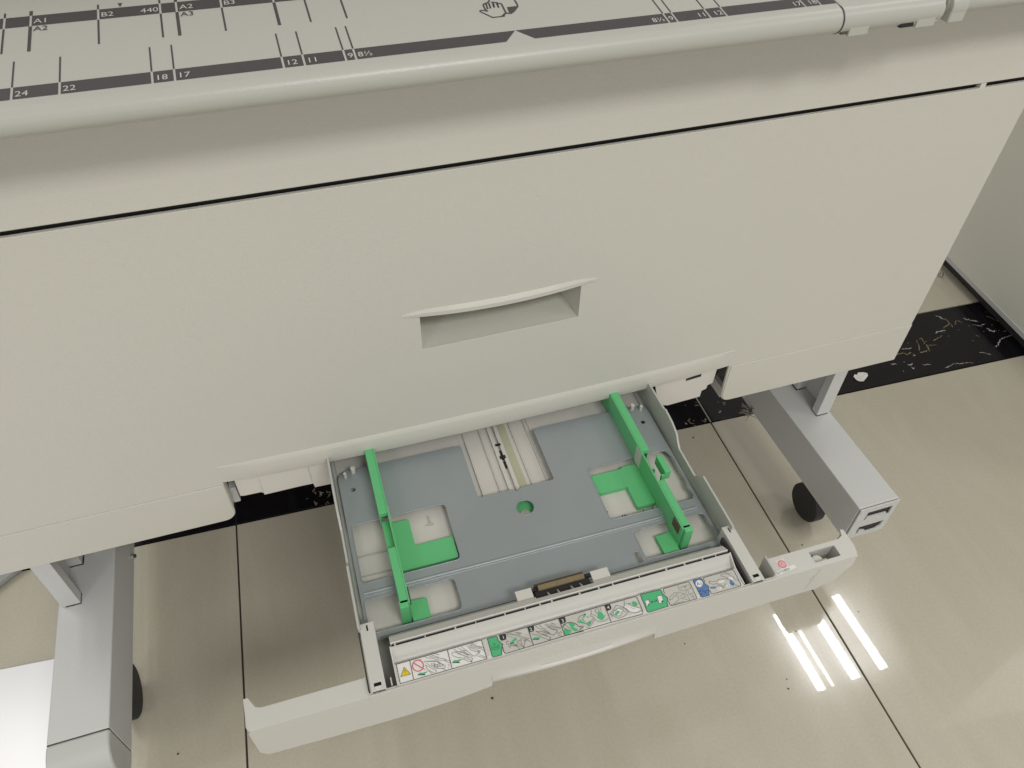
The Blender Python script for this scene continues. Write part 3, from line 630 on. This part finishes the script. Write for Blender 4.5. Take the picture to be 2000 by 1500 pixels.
# ---- instruction labels printed along the ledge
LABELS={'warn':{'base':[(-159.75,-243.05),(-83.64,-242.9),(-83.61,-260.91),(-159.78,-260.82)],'frame':[[(-159.69,-243.17),(-83.75,-242.96),(-83.73,-260.87),(-159.68,-260.72),(-159.69,-243.17)],[(-147.87,-243.3),(-148.15,-260.29)],[(-114.57,-243.44),(-114.68,-260.35)]],'line':[[(-134.61,-243.46),(-133.17,-245.09),(-129.41,-246.45),(-123.85,-249.79),(-118.46,-251.88)],[(-131.06,-243.8),(-127.14,-246.42),(-118.93,-250.07),(-118.78,-251.31),(-114.66,-253.03)],[(-128.79,-243.76),(-122.9,-247.69)],[(-126.4,-243.27),(-122.36,-245.45)],[(-136.36,-247.23),(-125.28,-250.08),(-123.22,-252.83),(-119.54,-256.3),(-120.92,-258.24),(-128.21,-256.76),(-132.16,-252.51),(-136.36,-247.23)],[(-133.88,-248.21),(-125.86,-250.62),(-121.23,-255.8),(-127.11,-255.91),(-131.12,-251.88)],[(-135.85,-250.94),(-135.06,-255.4),(-131.95,-260.3)],[(-135.85,-250.94),(-128.88,-257.73),(-127.94,-258.48),(-128.98,-260.03)],[(-135.06,-255.4),(-129.87,-260.0)],[(-130.91,-251.0),(-123.75,-255.04)],[(-129.64,-253.27),(-125.64,-255.41)],[(-124.7,-251.44),(-123.65,-254.6)],[(-128.18,-250.87),(-128.37,-255.54)],[(-125.86,-252.52),(-126.27,-256.17)],[(-118.14,-250.55),(-118.26,-252.9),(-114.73,-255.14)],[(-117.22,-256.05),(-115.85,-255.99)],[(-117.07,-257.28),(-116.08,-257.81)],[(-118.08,-258.62),(-117.41,-259.53)],[(-123.02,-257.61),(-120.09,-260.37)],[(-139.01,-253.05),(-136.69,-254.68)],[(-140.29,-244.62),(-138.22,-245.48)],[(-109.16,-243.84),(-106.37,-247.35),(-103.76,-247.89)],[(-105.45,-243.74),(-102.61,-247.02),(-100.48,-247.66)],[(-102.22,-243.73),(-94.85,-254.18),(-92.97,-255.71),(-89.68,-253.8),(-88.21,-251.82)],[(-97.57,-243.65),(-94.92,-249.32),(-90.59,-252.08),(-87.36,-252.08),(-88.28,-253.74),(-90.23,-254.12)],[(-95.86,-244.16),(-84.16,-250.6)],[(-95.79,-245.65),(-86.06,-250.76),(-84.06,-253.55)],[(-93.28,-243.22),(-89.23,-245.41)],[(-95.17,-246.81),(-88.21,-251.82)],[(-93.96,-244.0),(-84.77,-249.45)],[(-111.29,-246.84),(-111.85,-249.08),(-107.69,-252.49),(-105.09,-253.03),(-103.01,-255.57),(-97.31,-259.9),(-95.36,-256.91)],[(-111.29,-246.84),(-108.99,-246.8),(-100.61,-253.41),(-95.36,-256.91)],[(-108.99,-246.8),(-104.24,-247.99),(-98.46,-248.75)],[(-107.15,-248.57),(-98.73,-254.94)],[(-104.9,-248.76),(-100.52,-249.58),(-95.21,-255.51)],[(-102.46,-249.97),(-96.98,-253.54)],[(-101.37,-249.33),(-98.8,-253.48)],[(-103.01,-255.57),(-102.24,-254.36)],[(-97.31,-259.9),(-97.2,-257.79),(-102.54,-253.79)],[(-91.14,-255.77),(-84.97,-260.02)],[(-89.2,-255.39),(-83.87,-259.4)]],'green':[[(-144.14,-257.1),(-141.88,-255.92),(-139.37,-256.68),(-135.78,-256.59),(-135.25,-257.21),(-137.9,-258.05),(-137.93,-259.2),(-143.61,-257.73)],[(-113.36,-255.08),(-111.16,-253.6),(-108.63,-254.36),(-105.38,-254.14),(-104.55,-255.34),(-107.64,-255.85),(-107.23,-256.92),(-113.05,-255.65)]],'shade':[[(-144.17,-257.24),(-137.79,-258.55),(-137.77,-259.48),(-144.07,-257.82)],[(-113.39,-255.21),(-107.12,-256.48),(-106.93,-257.49),(-113.29,-255.72)]],'yellow':[[(-153.75,-247.92),(-149.88,-254.92),(-157.92,-254.68)]],'tri':[[(-153.7,-247.7),(-149.69,-255.07),(-158.13,-254.85),(-153.7,-247.7)],[(-153.69,-249.81),(-153.77,-252.35)],[(-153.64,-253.18),(-153.6,-253.66)]],'red':[[(-137.55,-251.13),(-137.98,-252.32),(-138.69,-253.33),(-139.63,-254.1),(-140.73,-254.57),(-141.92,-254.71),(-143.13,-254.52),(-144.26,-254.01),(-145.25,-253.21),(-146.02,-252.18),(-146.53,-250.98),(-146.73,-249.69),(-146.62,-248.41),(-146.2,-247.22),(-145.5,-246.19),(-144.56,-245.41),(-143.46,-244.93),(-142.25,-244.78),(-141.04,-244.97),(-139.89,-245.49),(-138.9,-246.3),(-138.13,-247.35),(-137.62,-248.56),(-137.43,-249.85),(-137.55,-251.13)],[(-144.97,-246.54),(-139.17,-252.76)]]},'steps':{'base':[(-67.5,-248.72),(-65.29,-248.39),(-32.79,-249.38),(12.44,-243.01),(5.57,-261.11),(-67.15,-260.8),(-67.99,-257.4),(-67.7,-254.56)],'frame':[[(-67.7,-254.56),(-67.83,-258.42),(-67.65,-260.16),(-66.29,-261.06),(-41.33,-260.75),(-12.07,-260.35),(5.65,-260.88)],[(-61.33,-243.1),(-11.76,-243.16),(12.44,-243.01)],[(-41.05,-243.11),(-41.33,-260.75)],[(-11.76,-243.16),(-11.64,-260.48)],[(-17.11,-243.11),(32.42,-243.01),(62.85,-243.0),(64.35,-244.26),(64.11,-256.44),(63.78,-259.49),(62.29,-261.14),(31.9,-260.33),(-8.7,-260.36)],[(32.96,-242.91),(32.34,-260.47)]],'line':[[(-60.17,-243.95),(-60.43,-246.37),(-56.37,-248.58)],[(-60.17,-243.95),(-52.48,-248.25),(-42.87,-253.87)],[(-57.99,-244.6),(-49.59,-248.12)],[(-54.09,-244.26),(-48.57,-247.92)],[(-51.91,-244.91),(-47.41,-247.26)],[(-63.24,-250.98),(-63.36,-252.92),(-60.76,-255.17),(-55.74,-257.16),(-53.87,-260.17)],[(-63.24,-250.98),(-61.67,-250.47),(-60.87,-251.69)],[(-54.76,-254.02),(-49.29,-259.1),(-50.65,-260.4)],[(-55.74,-257.16),(-54.89,-255.95),(-57.33,-254.72)],[(-50.74,-251.76),(-50.59,-257.24)],[(-49.73,-251.56),(-46.12,-253.64),(-49.01,-258.2)],[(-54.19,-253.7),(-51.02,-252.67)],[(-45.54,-253.31),(-42.53,-257.19)],[(-59.19,-254.66),(-49.15,-260.12)],[(-48.72,-254.35),(-44.97,-254.48)],[(-62.75,-255.55),(-61.67,-256.61),(-60.55,-255.24)],[(-34.53,-243.03),(-32.38,-246.72),(-28.76,-248.82)],[(-35.34,-248.36),(-33.46,-249.93)],[(-30.86,-243.61),(-23.62,-254.89),(-21.48,-257.03),(-17.91,-255.09),(-16.56,-253.98),(-17.11,-252.81)],[(-25.59,-245.19),(-22.6,-249.14),(-20.17,-251.89),(-17.27,-253.26)],[(-24.56,-244.99),(-19.05,-248.68),(-12.96,-252.02)],[(-23.28,-246.9),(-22.32,-249.73),(-16.67,-252.94)],[(-20.6,-246.17),(-17.09,-247.22)],[(-19.4,-245.51),(-16.37,-247.95)],[(-22.28,-248.22),(-12.41,-253.2)],[(-38.71,-249.87),(-38.65,-251.14),(-33.66,-253.39),(-31.38,-256.56),(-25.93,-260.18),(-24.28,-258.19)],[(-35.49,-248.82),(-30.46,-253.84),(-24.28,-258.19)],[(-33.46,-249.93),(-27.91,-250.58),(-23.93,-255.8)],[(-33.05,-251.56),(-26.86,-255.92)],[(-30.41,-250.85),(-25.95,-254.69)],[(-28.22,-251.5),(-24.33,-254.17)],[(-16.6,-255.48),(-17.6,-256.94)],[(-15.3,-255.87),(-15.51,-257.82)],[(-14.1,-255.22),(-13.58,-257.14)],[(-17.41,-257.75),(-13.7,-260.86)],[(-11.04,-252.09),(-7.24,-249.65),(-2.86,-249.68),(0.77,-251.79),(2.37,-254.06),(2.73,-255.7),(6.51,-257.34),(2.8,-258.76)],[(-8.02,-250.45),(-5.13,-255.88)],[(-10.6,-252.22),(-7.38,-256.73)],[(-8.73,-249.72),(-10.27,-251.3)],[(-11.64,-252.42),(-8.9,-250.18),(-4.67,-249.3),(-0.38,-250.94),(1.66,-253.34),(2.82,-255.47),(7.74,-256.69),(3.19,-258.37),(2.29,-260.13)],[(7.08,-246.72),(3.23,-251.76)],[(7.08,-246.72),(13.12,-246.45)],[(19.3,-253.48),(10.81,-260.15)],[(18.33,-252.16),(10.46,-258.52)],[(8.7,-257.99),(10.81,-260.15)],[(8.15,-249.11),(10.28,-253.87)],[(19.42,-243.62),(18.0,-247.91),(16.26,-249.21),(18.43,-250.63),(19.56,-254.07),(22.11,-256.38),(26.62,-257.47),(31.4,-256.06)],[(24.48,-244.08),(22.4,-245.56),(23.08,-248.9)],[(28.43,-244.2),(27.57,-247.63)],[(26.01,-244.01),(25.78,-247.1)],[(18.45,-248.04),(21.72,-251.1)],[(42.96,-246.16),(34.91,-252.96),(35.55,-256.27)],[(42.96,-246.16),(46.74,-248.61),(51.67,-254.83)],[(34.91,-252.96),(40.39,-259.01),(46.14,-258.4),(51.67,-254.83)],[(37.9,-251.76),(43.46,-249.22),(47.6,-252.56),(41.7,-257.07),(37.13,-253.62),(37.9,-251.76)],[(46.09,-248.95),(46.2,-251.09)],[(33.57,-252.56),(35.73,-252.16)],[(39.56,-250.16),(44.59,-253.76)],[(47.65,-253.63),(49.05,-255.09)],[(51.82,-243.74),(50.28,-248.61),(48.24,-249.85),(50.18,-251.23),(51.67,-254.83),(54.65,-257.29),(58.32,-258.12),(62.16,-257.44),(63.89,-256.37)],[(51.12,-247.8),(51.82,-248.54)],[(52.07,-249.15),(52.12,-250.22)],[(53.02,-250.49),(53.17,-251.33)],[(54.61,-251.49),(55.66,-252.6)],[(56.01,-252.97),(55.83,-253.97)],[(57.57,-253.43),(57.84,-254.57)],[(51.5,-246.32),(56.81,-251.09),(63.87,-255.84)]],'green':[[(-61.07,-253.11),(-58.65,-251.37),(-54.14,-249.0),(-53.33,-250.98),(-54.19,-252.21),(-56.49,-252.02),(-56.91,-253.37)],[(-40.13,-254.94),(-38.09,-253.8),(-32.81,-255.14),(-34.57,-256.1),(-34.79,-256.78)],[(-4.96,-250.08),(-2.91,-249.82),(-0.38,-250.94),(0.34,-252.94),(-1.83,-254.84),(-1.02,-256.61),(0.82,-256.9),(0.93,-259.21),(-2.22,-258.53),(-2.77,-256.08),(-4.12,-253.14)],[(-10.77,-254.7),(-9.34,-254.12),(-6.34,-256.53),(-4.25,-256.15),(-4.92,-257.97),(-7.5,-259.71),(-11.56,-260.25)],[(-4.5,-251.5),(-2.06,-250.18),(-0.03,-251.3),(-1.83,-254.84),(0.73,-257.13),(1.54,-258.89),(-1.86,-258.88),(-3.82,-256.28)],[(-10.77,-254.7),(-9.18,-253.66),(-7.05,-255.82),(-4.42,-256.6),(-5.69,-258.75),(-8.45,-259.68),(-11.45,-259.28)],[(11.52,-245.45),(13.92,-245.64),(12.76,-247.38),(10.63,-249.08),(9.21,-248.91),(10.8,-247.32)],[(3.67,-251.89),(6.92,-249.78),(7.98,-252.16),(10.1,-254.33),(12.04,-254.4),(14.96,-253.21),(14.91,-255.25),(11.87,-257.41),(10.9,-256.1),(6.58,-253.28)],[(24.08,-247.63),(26.23,-247.23),(28.35,-249.43),(28.08,-251.96),(30.27,-252.09),(27.82,-254.48),(25.22,-256.02),(21.8,-252.16),(23.6,-250.1)],[(39.68,-252.29),(43.03,-251.46),(43.25,-253.36),(42.41,-254.16),(39.42,-255.35),(38.24,-253.96)],[(58.64,-246.85),(61.0,-247.28),(62.76,-249.68),(60.85,-252.3),(58.16,-251.49),(57.6,-248.67)],[(54.52,-246.95),(56.78,-247.63),(56.72,-248.94),(54.47,-248.27)],[(14.8,-249.55),(14.5,-249.88),(14.01,-250.0),(13.51,-249.85),(13.21,-249.5),(13.2,-249.07),(13.5,-248.73),(13.99,-248.62),(14.48,-248.76),(14.79,-249.12),(14.8,-249.55)]],'shade':[[(-40.42,-255.1),(-34.38,-256.26),(-35.12,-257.03),(-40.57,-255.55)],[(-60.67,-253.33),(-56.84,-253.15),(-56.55,-253.73),(-60.42,-254.05)]],'white':[[(51.37,-246.01),(56.81,-251.09),(64.09,-255.91),(61.61,-257.53),(58.42,-257.89),(54.75,-257.06),(51.77,-254.6),(50.28,-250.99),(49.46,-249.95)],[(37.9,-251.76),(43.36,-249.46),(47.6,-252.56),(41.7,-257.07),(37.13,-253.62)]],'badge':[[(-67.61,-242.72),(-61.83,-243.2),(-61.39,-244.08),(-62.42,-248.26),(-63.99,-248.78),(-67.0,-248.62),(-67.74,-247.16)],[(-41.24,-242.95),(-35.34,-243.29),(-36.12,-247.12),(-37.23,-248.3),(-41.09,-248.4)],[(-11.76,-243.16),(-5.72,-243.42),(-6.35,-247.87),(-7.05,-248.43),(-11.37,-248.93)],[(32.64,-243.08),(38.06,-243.37),(38.06,-247.08),(36.71,-248.52),(32.79,-248.93)]],'digits':[('1',-64.52,-246.14),('2',-38.89,-246.04),('3',-8.97,-246.32),('4',35.24,-245.97)]},'load':{'base':[(-78.35,-243.24),(-77.29,-242.81),(-70.55,-243.09),(-69.6,-243.87),(-69.52,-247.62),(-66.87,-252.11),(-69.48,-256.95),(-69.99,-260.19),(-70.68,-260.95),(-77.86,-260.96),(-78.66,-259.76)],'line':[[(-77.09,-250.28),(-77.33,-254.35),(-71.66,-254.84),(-70.61,-253.69),(-70.82,-250.44)],[(-76.19,-252.02),(-71.14,-252.31)],[(-76.24,-252.98),(-71.23,-253.4)],[(-73.79,-248.56),(-74.04,-250.7)],[(-74.83,-249.73),(-74.04,-250.7),(-72.98,-249.79)]]},'size':{'base':[(68.5,-243.01),(69.32,-242.28),(87.89,-243.04),(88.92,-244.2),(88.83,-247.77),(91.46,-252.78),(88.68,-257.42),(88.45,-260.54),(68.96,-261.04),(67.87,-260.09)],'white':[[(70.2,-249.34),(73.84,-249.46),(73.4,-253.18),(70.77,-254.94),(69.42,-254.54)],[(82.59,-248.51),(87.21,-248.59),(86.74,-253.63),(84.08,-256.04),(81.78,-255.68)]],'line':[[(70.2,-249.34),(73.84,-249.46),(73.4,-253.18),(70.77,-254.94),(69.42,-254.54),(70.2,-249.34)],[(82.59,-248.51),(87.21,-248.59),(86.74,-253.63),(84.08,-256.04),(81.78,-255.68),(82.59,-248.51)],[(74.83,-252.32),(80.8,-252.18)],[(76.84,-251.0),(74.83,-252.32),(76.5,-253.78)],[(79.8,-250.59),(80.8,-252.18),(78.78,-253.5)]],'shade':[[(71.17,-254.74),(73.13,-253.1),(71.53,-253.26)],[(84.08,-256.04),(86.52,-253.69),(84.52,-253.74)]]},'dial':{'base':[(91.1,-243.54),(92.32,-242.92),(116.51,-243.03),(117.92,-244.05),(117.33,-260.5),(116.37,-261.18),(91.63,-260.98),(90.6,-259.91),(90.82,-255.49),(91.88,-253.87),(91.58,-250.54),(90.74,-248.34)],'frame':[[(90.87,-248.06),(90.83,-244.12),(92.32,-242.92),(116.51,-243.03),(117.92,-244.05),(117.47,-260.21),(116.37,-261.18),(91.63,-260.98),(90.6,-259.91),(90.82,-255.49)]],'line':[[(106.35,-243.79),(105.51,-247.51),(106.05,-248.98),(104.95,-250.62),(106.05,-251.6),(110.14,-254.78),(117.0,-254.87)],[(107.71,-246.19),(116.42,-245.8),(116.23,-250.04),(107.7,-250.13),(107.71,-246.19)],[(110.88,-246.8),(112.41,-246.26),(113.23,-247.17),(112.11,-248.16),(110.74,-247.75),(110.88,-246.8)],[(111.54,-250.62),(109.6,-253.32)],[(112.78,-250.66),(112.34,-254.13)],[(91.9,-255.17),(94.58,-252.09),(99.48,-249.64),(104.68,-250.54)],[(91.9,-255.17),(94.33,-255.25),(98.94,-252.09),(103.58,-251.52)],[(91.41,-260.15),(95.45,-259.44),(100.86,-257.2),(101.4,-253.47),(98.94,-253.39)],[(102.76,-254.53),(107.13,-253.23),(107.94,-256.72),(103.85,-256.15)],[(102.49,-256.39),(110.37,-260.68)],[(109.86,-255.35),(110.65,-260.12)],[(112.87,-255.59),(114.19,-260.53)],[(114.51,-256.08),(115.84,-259.73)],[(94.37,-260.4),(99.51,-260.01),(104.39,-260.18)]]},'jam':{'base':[(121.74,-243.38),(122.95,-242.87),(129.84,-243.11),(130.66,-244.03),(130.69,-248.39),(133.22,-252.79),(131.31,-256.51),(129.95,-261.02),(129.12,-261.42),(122.61,-261.23),(121.72,-260.51)],'white':[[(129.34,-248.65),(128.8,-249.49),(128.07,-250.2),(127.21,-250.74),(126.28,-251.07),(125.34,-251.18),(124.46,-251.04),(123.69,-250.68),(123.08,-250.12),(122.69,-249.39),(122.52,-248.55),(122.61,-247.64),(122.93,-246.74),(123.47,-245.9),(124.2,-245.18),(125.06,-244.64),(125.99,-244.3),(126.94,-244.19),(127.83,-244.32),(128.6,-244.69),(129.21,-245.26),(129.61,-245.99),(129.76,-246.84),(129.68,-247.75),(129.34,-248.65)]],'line':[[(122.51,-254.55),(123.76,-253.94),(124.43,-255.12),(123.45,-255.81),(122.44,-255.31),(122.51,-254.55)],[(122.45,-257.8),(123.56,-257.48),(124.09,-258.29),(123.12,-258.98),(122.44,-258.45),(122.45,-257.8)],[(126.68,-253.16),(125.79,-256.18),(127.95,-258.14)],[(128.56,-255.69),(126.05,-256.91)],[(129.11,-255.86),(127.1,-259.19)],[(129.39,-255.94),(130.49,-256.27)]],'text':[('A',125.0,-247.69),('1',127.8,-248.19)]},'clear':{'base':[(132.35,-243.86),(133.57,-243.34),(162.69,-243.25),(163.99,-244.46),(163.26,-260.09),(162.02,-261.18),(133.67,-261.15),(132.32,-260.09),(131.9,-255.37),(133.35,-253.16),(131.52,-248.63)],'frame':[[(131.81,-248.05),(132.2,-244.15),(133.57,-243.34),(162.69,-243.25),(163.99,-244.46),(163.26,-260.09),(162.02,-261.18),(133.67,-261.15),(132.32,-260.09),(132.15,-256.11)]],'white':[[(143.75,-250.94),(148.24,-250.94),(151.02,-251.77),(148.44,-253.0),(144.81,-252.59)],[(154.94,-249.24),(158.84,-250.4),(159.7,-253.01),(157.68,-253.75),(155.28,-251.02)],[(143.75,-258.25),(143.22,-258.89),(142.48,-259.31),(141.65,-259.42),(140.92,-259.2),(140.42,-258.7),(140.25,-258.0),(140.45,-257.26),(140.97,-256.62),(141.72,-256.2),(142.55,-256.08),(143.29,-256.3),(143.79,-256.81),(143.95,-257.5),(143.75,-258.25)],[(152.99,-257.69),(152.46,-258.34),(151.7,-258.76),(150.87,-258.87),(150.14,-258.65),(149.64,-258.14),(149.47,-257.45),(149.68,-256.7),(150.21,-256.06),(150.97,-255.63),(151.8,-255.52),(152.54,-255.74),(153.04,-256.25),(153.2,-256.95),(152.99,-257.69)]],'line':[[(136.29,-248.05),(135.37,-250.45),(139.08,-252.55),(141.74,-252.34),(145.01,-254.65),(145.71,-258.17),(150.04,-254.82)],[(136.29,-248.05),(138.76,-249.45),(143.5,-250.2),(145.52,-248.79),(150.83,-249.7),(153.86,-251.27)],[(150.19,-244.78),(149.55,-246.62),(152.87,-248.28),(154.41,-251.44)],[(150.19,-244.78),(156.1,-245.86),(160.11,-250.44),(159.7,-253.01)],[(154.79,-249.53),(155.22,-252.35),(157.68,-253.75)],[(141.69,-253.66),(141.64,-254.97),(146.06,-256.29)],[(159.73,-252.35),(163.48,-256.15)],[(154.48,-244.01),(159.45,-246.85)],[(154.47,-256.14),(160.98,-260.73)]],'blue':[[(134.3,-253.78),(139.84,-254.77),(139.79,-256.08),(137.0,-256.56),(133.57,-255.21)],[(155.49,-252.43),(156.48,-252.39),(158.35,-257.29),(155.45,-259.09),(153.46,-256.83)]],'code':[(165.22,-252.97),(165.87,-261.2)],'digits':[('1',142.1,-257.75),('2',151.34,-257.2)]}}
ZL = .36575
def SC(l): return [(a / 1000, b / 1000) for a, b in l]
def at(z): return lambda a, b, c: (a, b, z + c)
def label_set(key, name, base_m, lab, frame_w=.0005):
    d = LABELS[key]
    b = flatobj(name, xf(flat(rnd(SC(d['base']), .0008, 3)), at(ZL)), base_m, FB, lab)
    lv = ZL + .00008
    def add(nm, geo, m):
        nonlocal lv
        flatobj(nm, xf(geo, at(lv)), m, b); lv += .00008
    for k, nm, m in (('white', 'white_drawing', 'paper'), ('green', 'green_drawing', 'pgreen'), ('blue', 'blue_drawing', 'blue'), ('yellow', 'warning_triangle', 'yellow'), ('shade', 'drawing_shade', 'blk'), ('badge', 'number_badge', 'blk')):
        if k in d: add(nm, join([mv(flat(SC(p)), 0, 0, i * 6e-6) for i, p in enumerate(d[k])]), m)
    if 'line' in d: add('line_drawing', strokes([SC(p) for p in d['line']], .00027), 'blk')
    if 'tri' in d: add('line_drawing', strokes([SC(p) for p in d['tri']], .00032), 'blk')
    fr = d.get('frame') or [d['base'] + [d['base'][0]]]
    add('label_frame', strokes([SC(p) for p in fr], frame_w), 'blk' if base_m != 'blue' else 'ink')
    if 'red' in d: add('prohibition_sign', strokes([SC(p) for p in d['red']], .00075), 'red')
    if 'digits' in d:
        add('step_number', join([mv(text_geo(s, .0046 if key == 'steps' else .0030, 'CENTER', bold=.00002), x / 1000, y / 1000 - (.0016 if key == 'steps' else .0011), 0) for s, x, y in d['digits']]), 'paper' if key == 'steps' else 'ink')
    if 'text' in d:
        add('label_letter', join([mv(text_geo(s, .0046, 'CENTER'), x / 1000, y / 1000 - .0016, 0) for s, x, y in d['text']]), 'blue')
    return b
label_set('warn', 'warning_label', 'paper', 'white warning label with yellow triangle and red ban sign')
label_set('load', 'label_tab', 'pgreen', 'green tab with a paper-loading symbol')
label_set('steps', 'step_label', 'paperg', 'numbered loading steps one to four')
label_set('size', 'label_tab', 'pgreen', 'green tab with small and large sheet and a double arrow')
label_set('dial', 'step_label', 'paperg', 'drawing of a hand turning the size dial')
label_set('jam', 'label_tab', 'blue', 'blue tab with A1 jam symbol')
label_set('clear', 'step_label', 'paperg', 'drawing of the jam clearing steps')
cc = LABELS['clear']['code']; a0, a1 = Vector(cc[0]) / 1000, Vector(cc[1]) / 1000
g = text_geo('XB0A', .0030, 'CENTER')
ang = math.atan2(a1.y - a0.y, a1.x - a0.x); cx, cy = (a0 + a1) / 2
flatobj('label_code', xf(g, lambda a, b, c: (cx + a * math.cos(ang) - b * math.sin(ang), cy + a * math.sin(ang) + b * math.cos(ang), ZL + .0001)), 'ink', FB)
# inspection stickers on the right wing
ZS = .35925
st = flatobj('inspection_sticker', xf(flat([(.2103, -.2436), (.2198, -.2428), (.2212, -.2545), (.2116, -.2552)]), at(ZS)), 'pink', BZ, 'square sticker with a red ring stamp')
flatobj('stamp_ring', xf(join([strokes([circ(.2155, -.2488, .0036, 28)], .0009), mv(strokes([circ(.2155, -.2488, .0024, 24)], .00025), 0, 0, .00002), mv(text_geo('检', .0034, 'CENTER'), .2155, -.2500, .00004)]), at(ZS + .0001)), 'red', st)
st2 = flatobj('date_sticker', xf(flat([(.2032, -.2545), (.2262, -.2522), (.2270, -.2562), (.2040, -.2590)]), at(ZS + .0002)), 'paper', BZ, 'narrow white production date sticker')
g = text_geo('生产日期20', .0030, 'LEFT'); an = .11
flatobj('date_text', xf(g, lambda a, b, c: (.2048 + a * math.cos(an) - b * math.sin(an), -.2578 + a * math.sin(an) + b * math.cos(an), ZS + .0003)), 'ink', st2)

# ------------------------------------------------------------------ things around the machine
OFF[:] = [1.3, .45, 0]
CB = empty('cabinet', (1.3, .45, 0)); tag(CB, 'pale laminate cabinet side standing at the far right beside the printer', 'cabinet')
ux = (.098, .9952); nx = (.9952, -.098); C0 = (1.1010, .162)
def cabg(a0, a1, d0, d1, z0, z1):   # a along depth, d to the right
    P_ = [(C0[0] + a * ux[0] + d * nx[0], C0[1] + a * ux[1] + d * nx[1]) for a, d in ((a0, d0), (a0, d1), (a1, d1), (a1, d0))]
    return prism(P_, z0, z1)
obj('cabinet_body', cabg(-.36, .95, 0, .55, .030, .95), 'cabinet', CB, bev=.0015)
obj('edge_band', cabg(-.3605, .9505, -.0016, -.0003, .0298, .0400), 'stand', CB, bev=.0006)
obj('plinth', cabg(-.34, .93, .02, .53, .0005, .0298), 'dark', CB)
OFF[:] = [-.8, -.2, 0]
sheet_ = [(-1.05, .108), (-.535, .066), (-.555, -.60), (-1.07, -.55)]
tag(obj('glossy_sheet', prism(sheet_, .0012, .0042), 'sheet', bev=.0006), 'glossy white sheet lying on the floor left of the left stand beam', 'sheet').location = (-.8, -.2, 0)
hs = []
ctrl = [(-.90, .085), (-.76, .150), (-.700, .195), (-.665, .222), (-.638, .240), (-.60, .285), (-.58, .36)]
OFF[:] = [-.7, .2, 0]
o = obj('hose', tube([(a, b, .0082) for a, b in ctrl], .0078, 12), 'hose', smooth=70)
m_ = o.modifiers.new('s', 'SUBSURF'); m_.levels = m_.render_levels = 1
tag(o, 'grey hose on the floor disappearing behind the left end of the printer', 'hose').location = (-.7, .2, 0)
# torn paper flake, dust and crumbs
OFF[:] = [.77, .206, 0]
fl = [(.757, .212), (.762, .2165), (.766, .214), (.771, .2185), (.781, .2165), (.787, .2120), (.784, .2060), (.776, .2010), (.768, .1965), (.760, .1985), (.7565, .2040)]
tag(obj('paper_flake', prism(fl, .0012, .0022), 'chip', bev=.0003), 'small torn white flake on the black floor border beside the right post', 'paper flake').location = (.77, .206, 0)
OFF[:] = [.4555, .112, 0]
dg_ = []
for i in range(26):
    a = random.uniform(0, 6.3); c = Vector((.4535 + random.gauss(0, .002), .114 + random.gauss(0, .004), .108 + random.gauss(0, .004)))
    pts = [c]
    for k in range(5): a += random.uniform(-.9, .9); c = c + Vector((math.cos(a), math.sin(a), random.uniform(-.4, .4))) * random.uniform(.0015, .0035); c.x = min(c.x, .4588); pts.append(c)
    dg_.append(tube(pts, random.uniform(.0002, .0006), 5))
dust = obj('dust_clump', dg_, 'dust'); dust.location = (.4555, .112, 0)
tag(dust, 'tangled grey dust tuft clinging to the inner lower edge of the right stand beam', 'dust')
OFF[:] = [0, 0, 0]
for i, (x, y, s, lb) in enumerate([(-.051, -.154, 1.5, 'largest dark crumb, on the floor just in front of the tray grip'), (.224, -.162, .8, 'dark crumb on the floor below the right end of the tray front'), (.327, -.26, 1, 'lower of two crumbs left of the lamp reflection on the floor'), (.332, -.248, .8, 'upper of two crumbs left of the lamp reflection on the floor'),
    (.381, -.192, .8, 'tiny crumb lying inside the lamp reflection on the floor'), (.406, .168, 1.1, 'dark crumb just in front of the black border, between tray and right joint'), (.467, -.073, .9, 'dark crumb on the floor beside the right caster wheel'), (-.441, -.103, 1, 'dark crumb on the floor right of the left beam end cap'), (.483, -.193, .7, 'tiny crumb on the floor right of the lamp reflection')]):
    g = prism([(math.cos(k) * .0013 * s * random.uniform(.7, 1.3), math.sin(k) * .0010 * s * random.uniform(.7, 1.3)) for k in (0, 1, 2, 3, 4, 5)], .0001, .0009 * s)
    c = obj('dirt_crumb', g, 'dark'); c.location = (x, y, 0)
    tag(c, lb, 'crumb', 'dirt crumbs scattered on the floor')
OFF[:] = [0, 0, 0]
k = obj('metal_chip', [cyl((0, 0, .004), 'z', .0045, .008, 6), cyl((0, 0, .010), 'z', .0022, .006, 8)], 'steel', bev=.0004); k.location = (1.114, .4135, 0)
tag(k, 'small metal stud on the floor between the printer side and the cabinet', 'stud')
print('objects', len(bpy.data.objects))
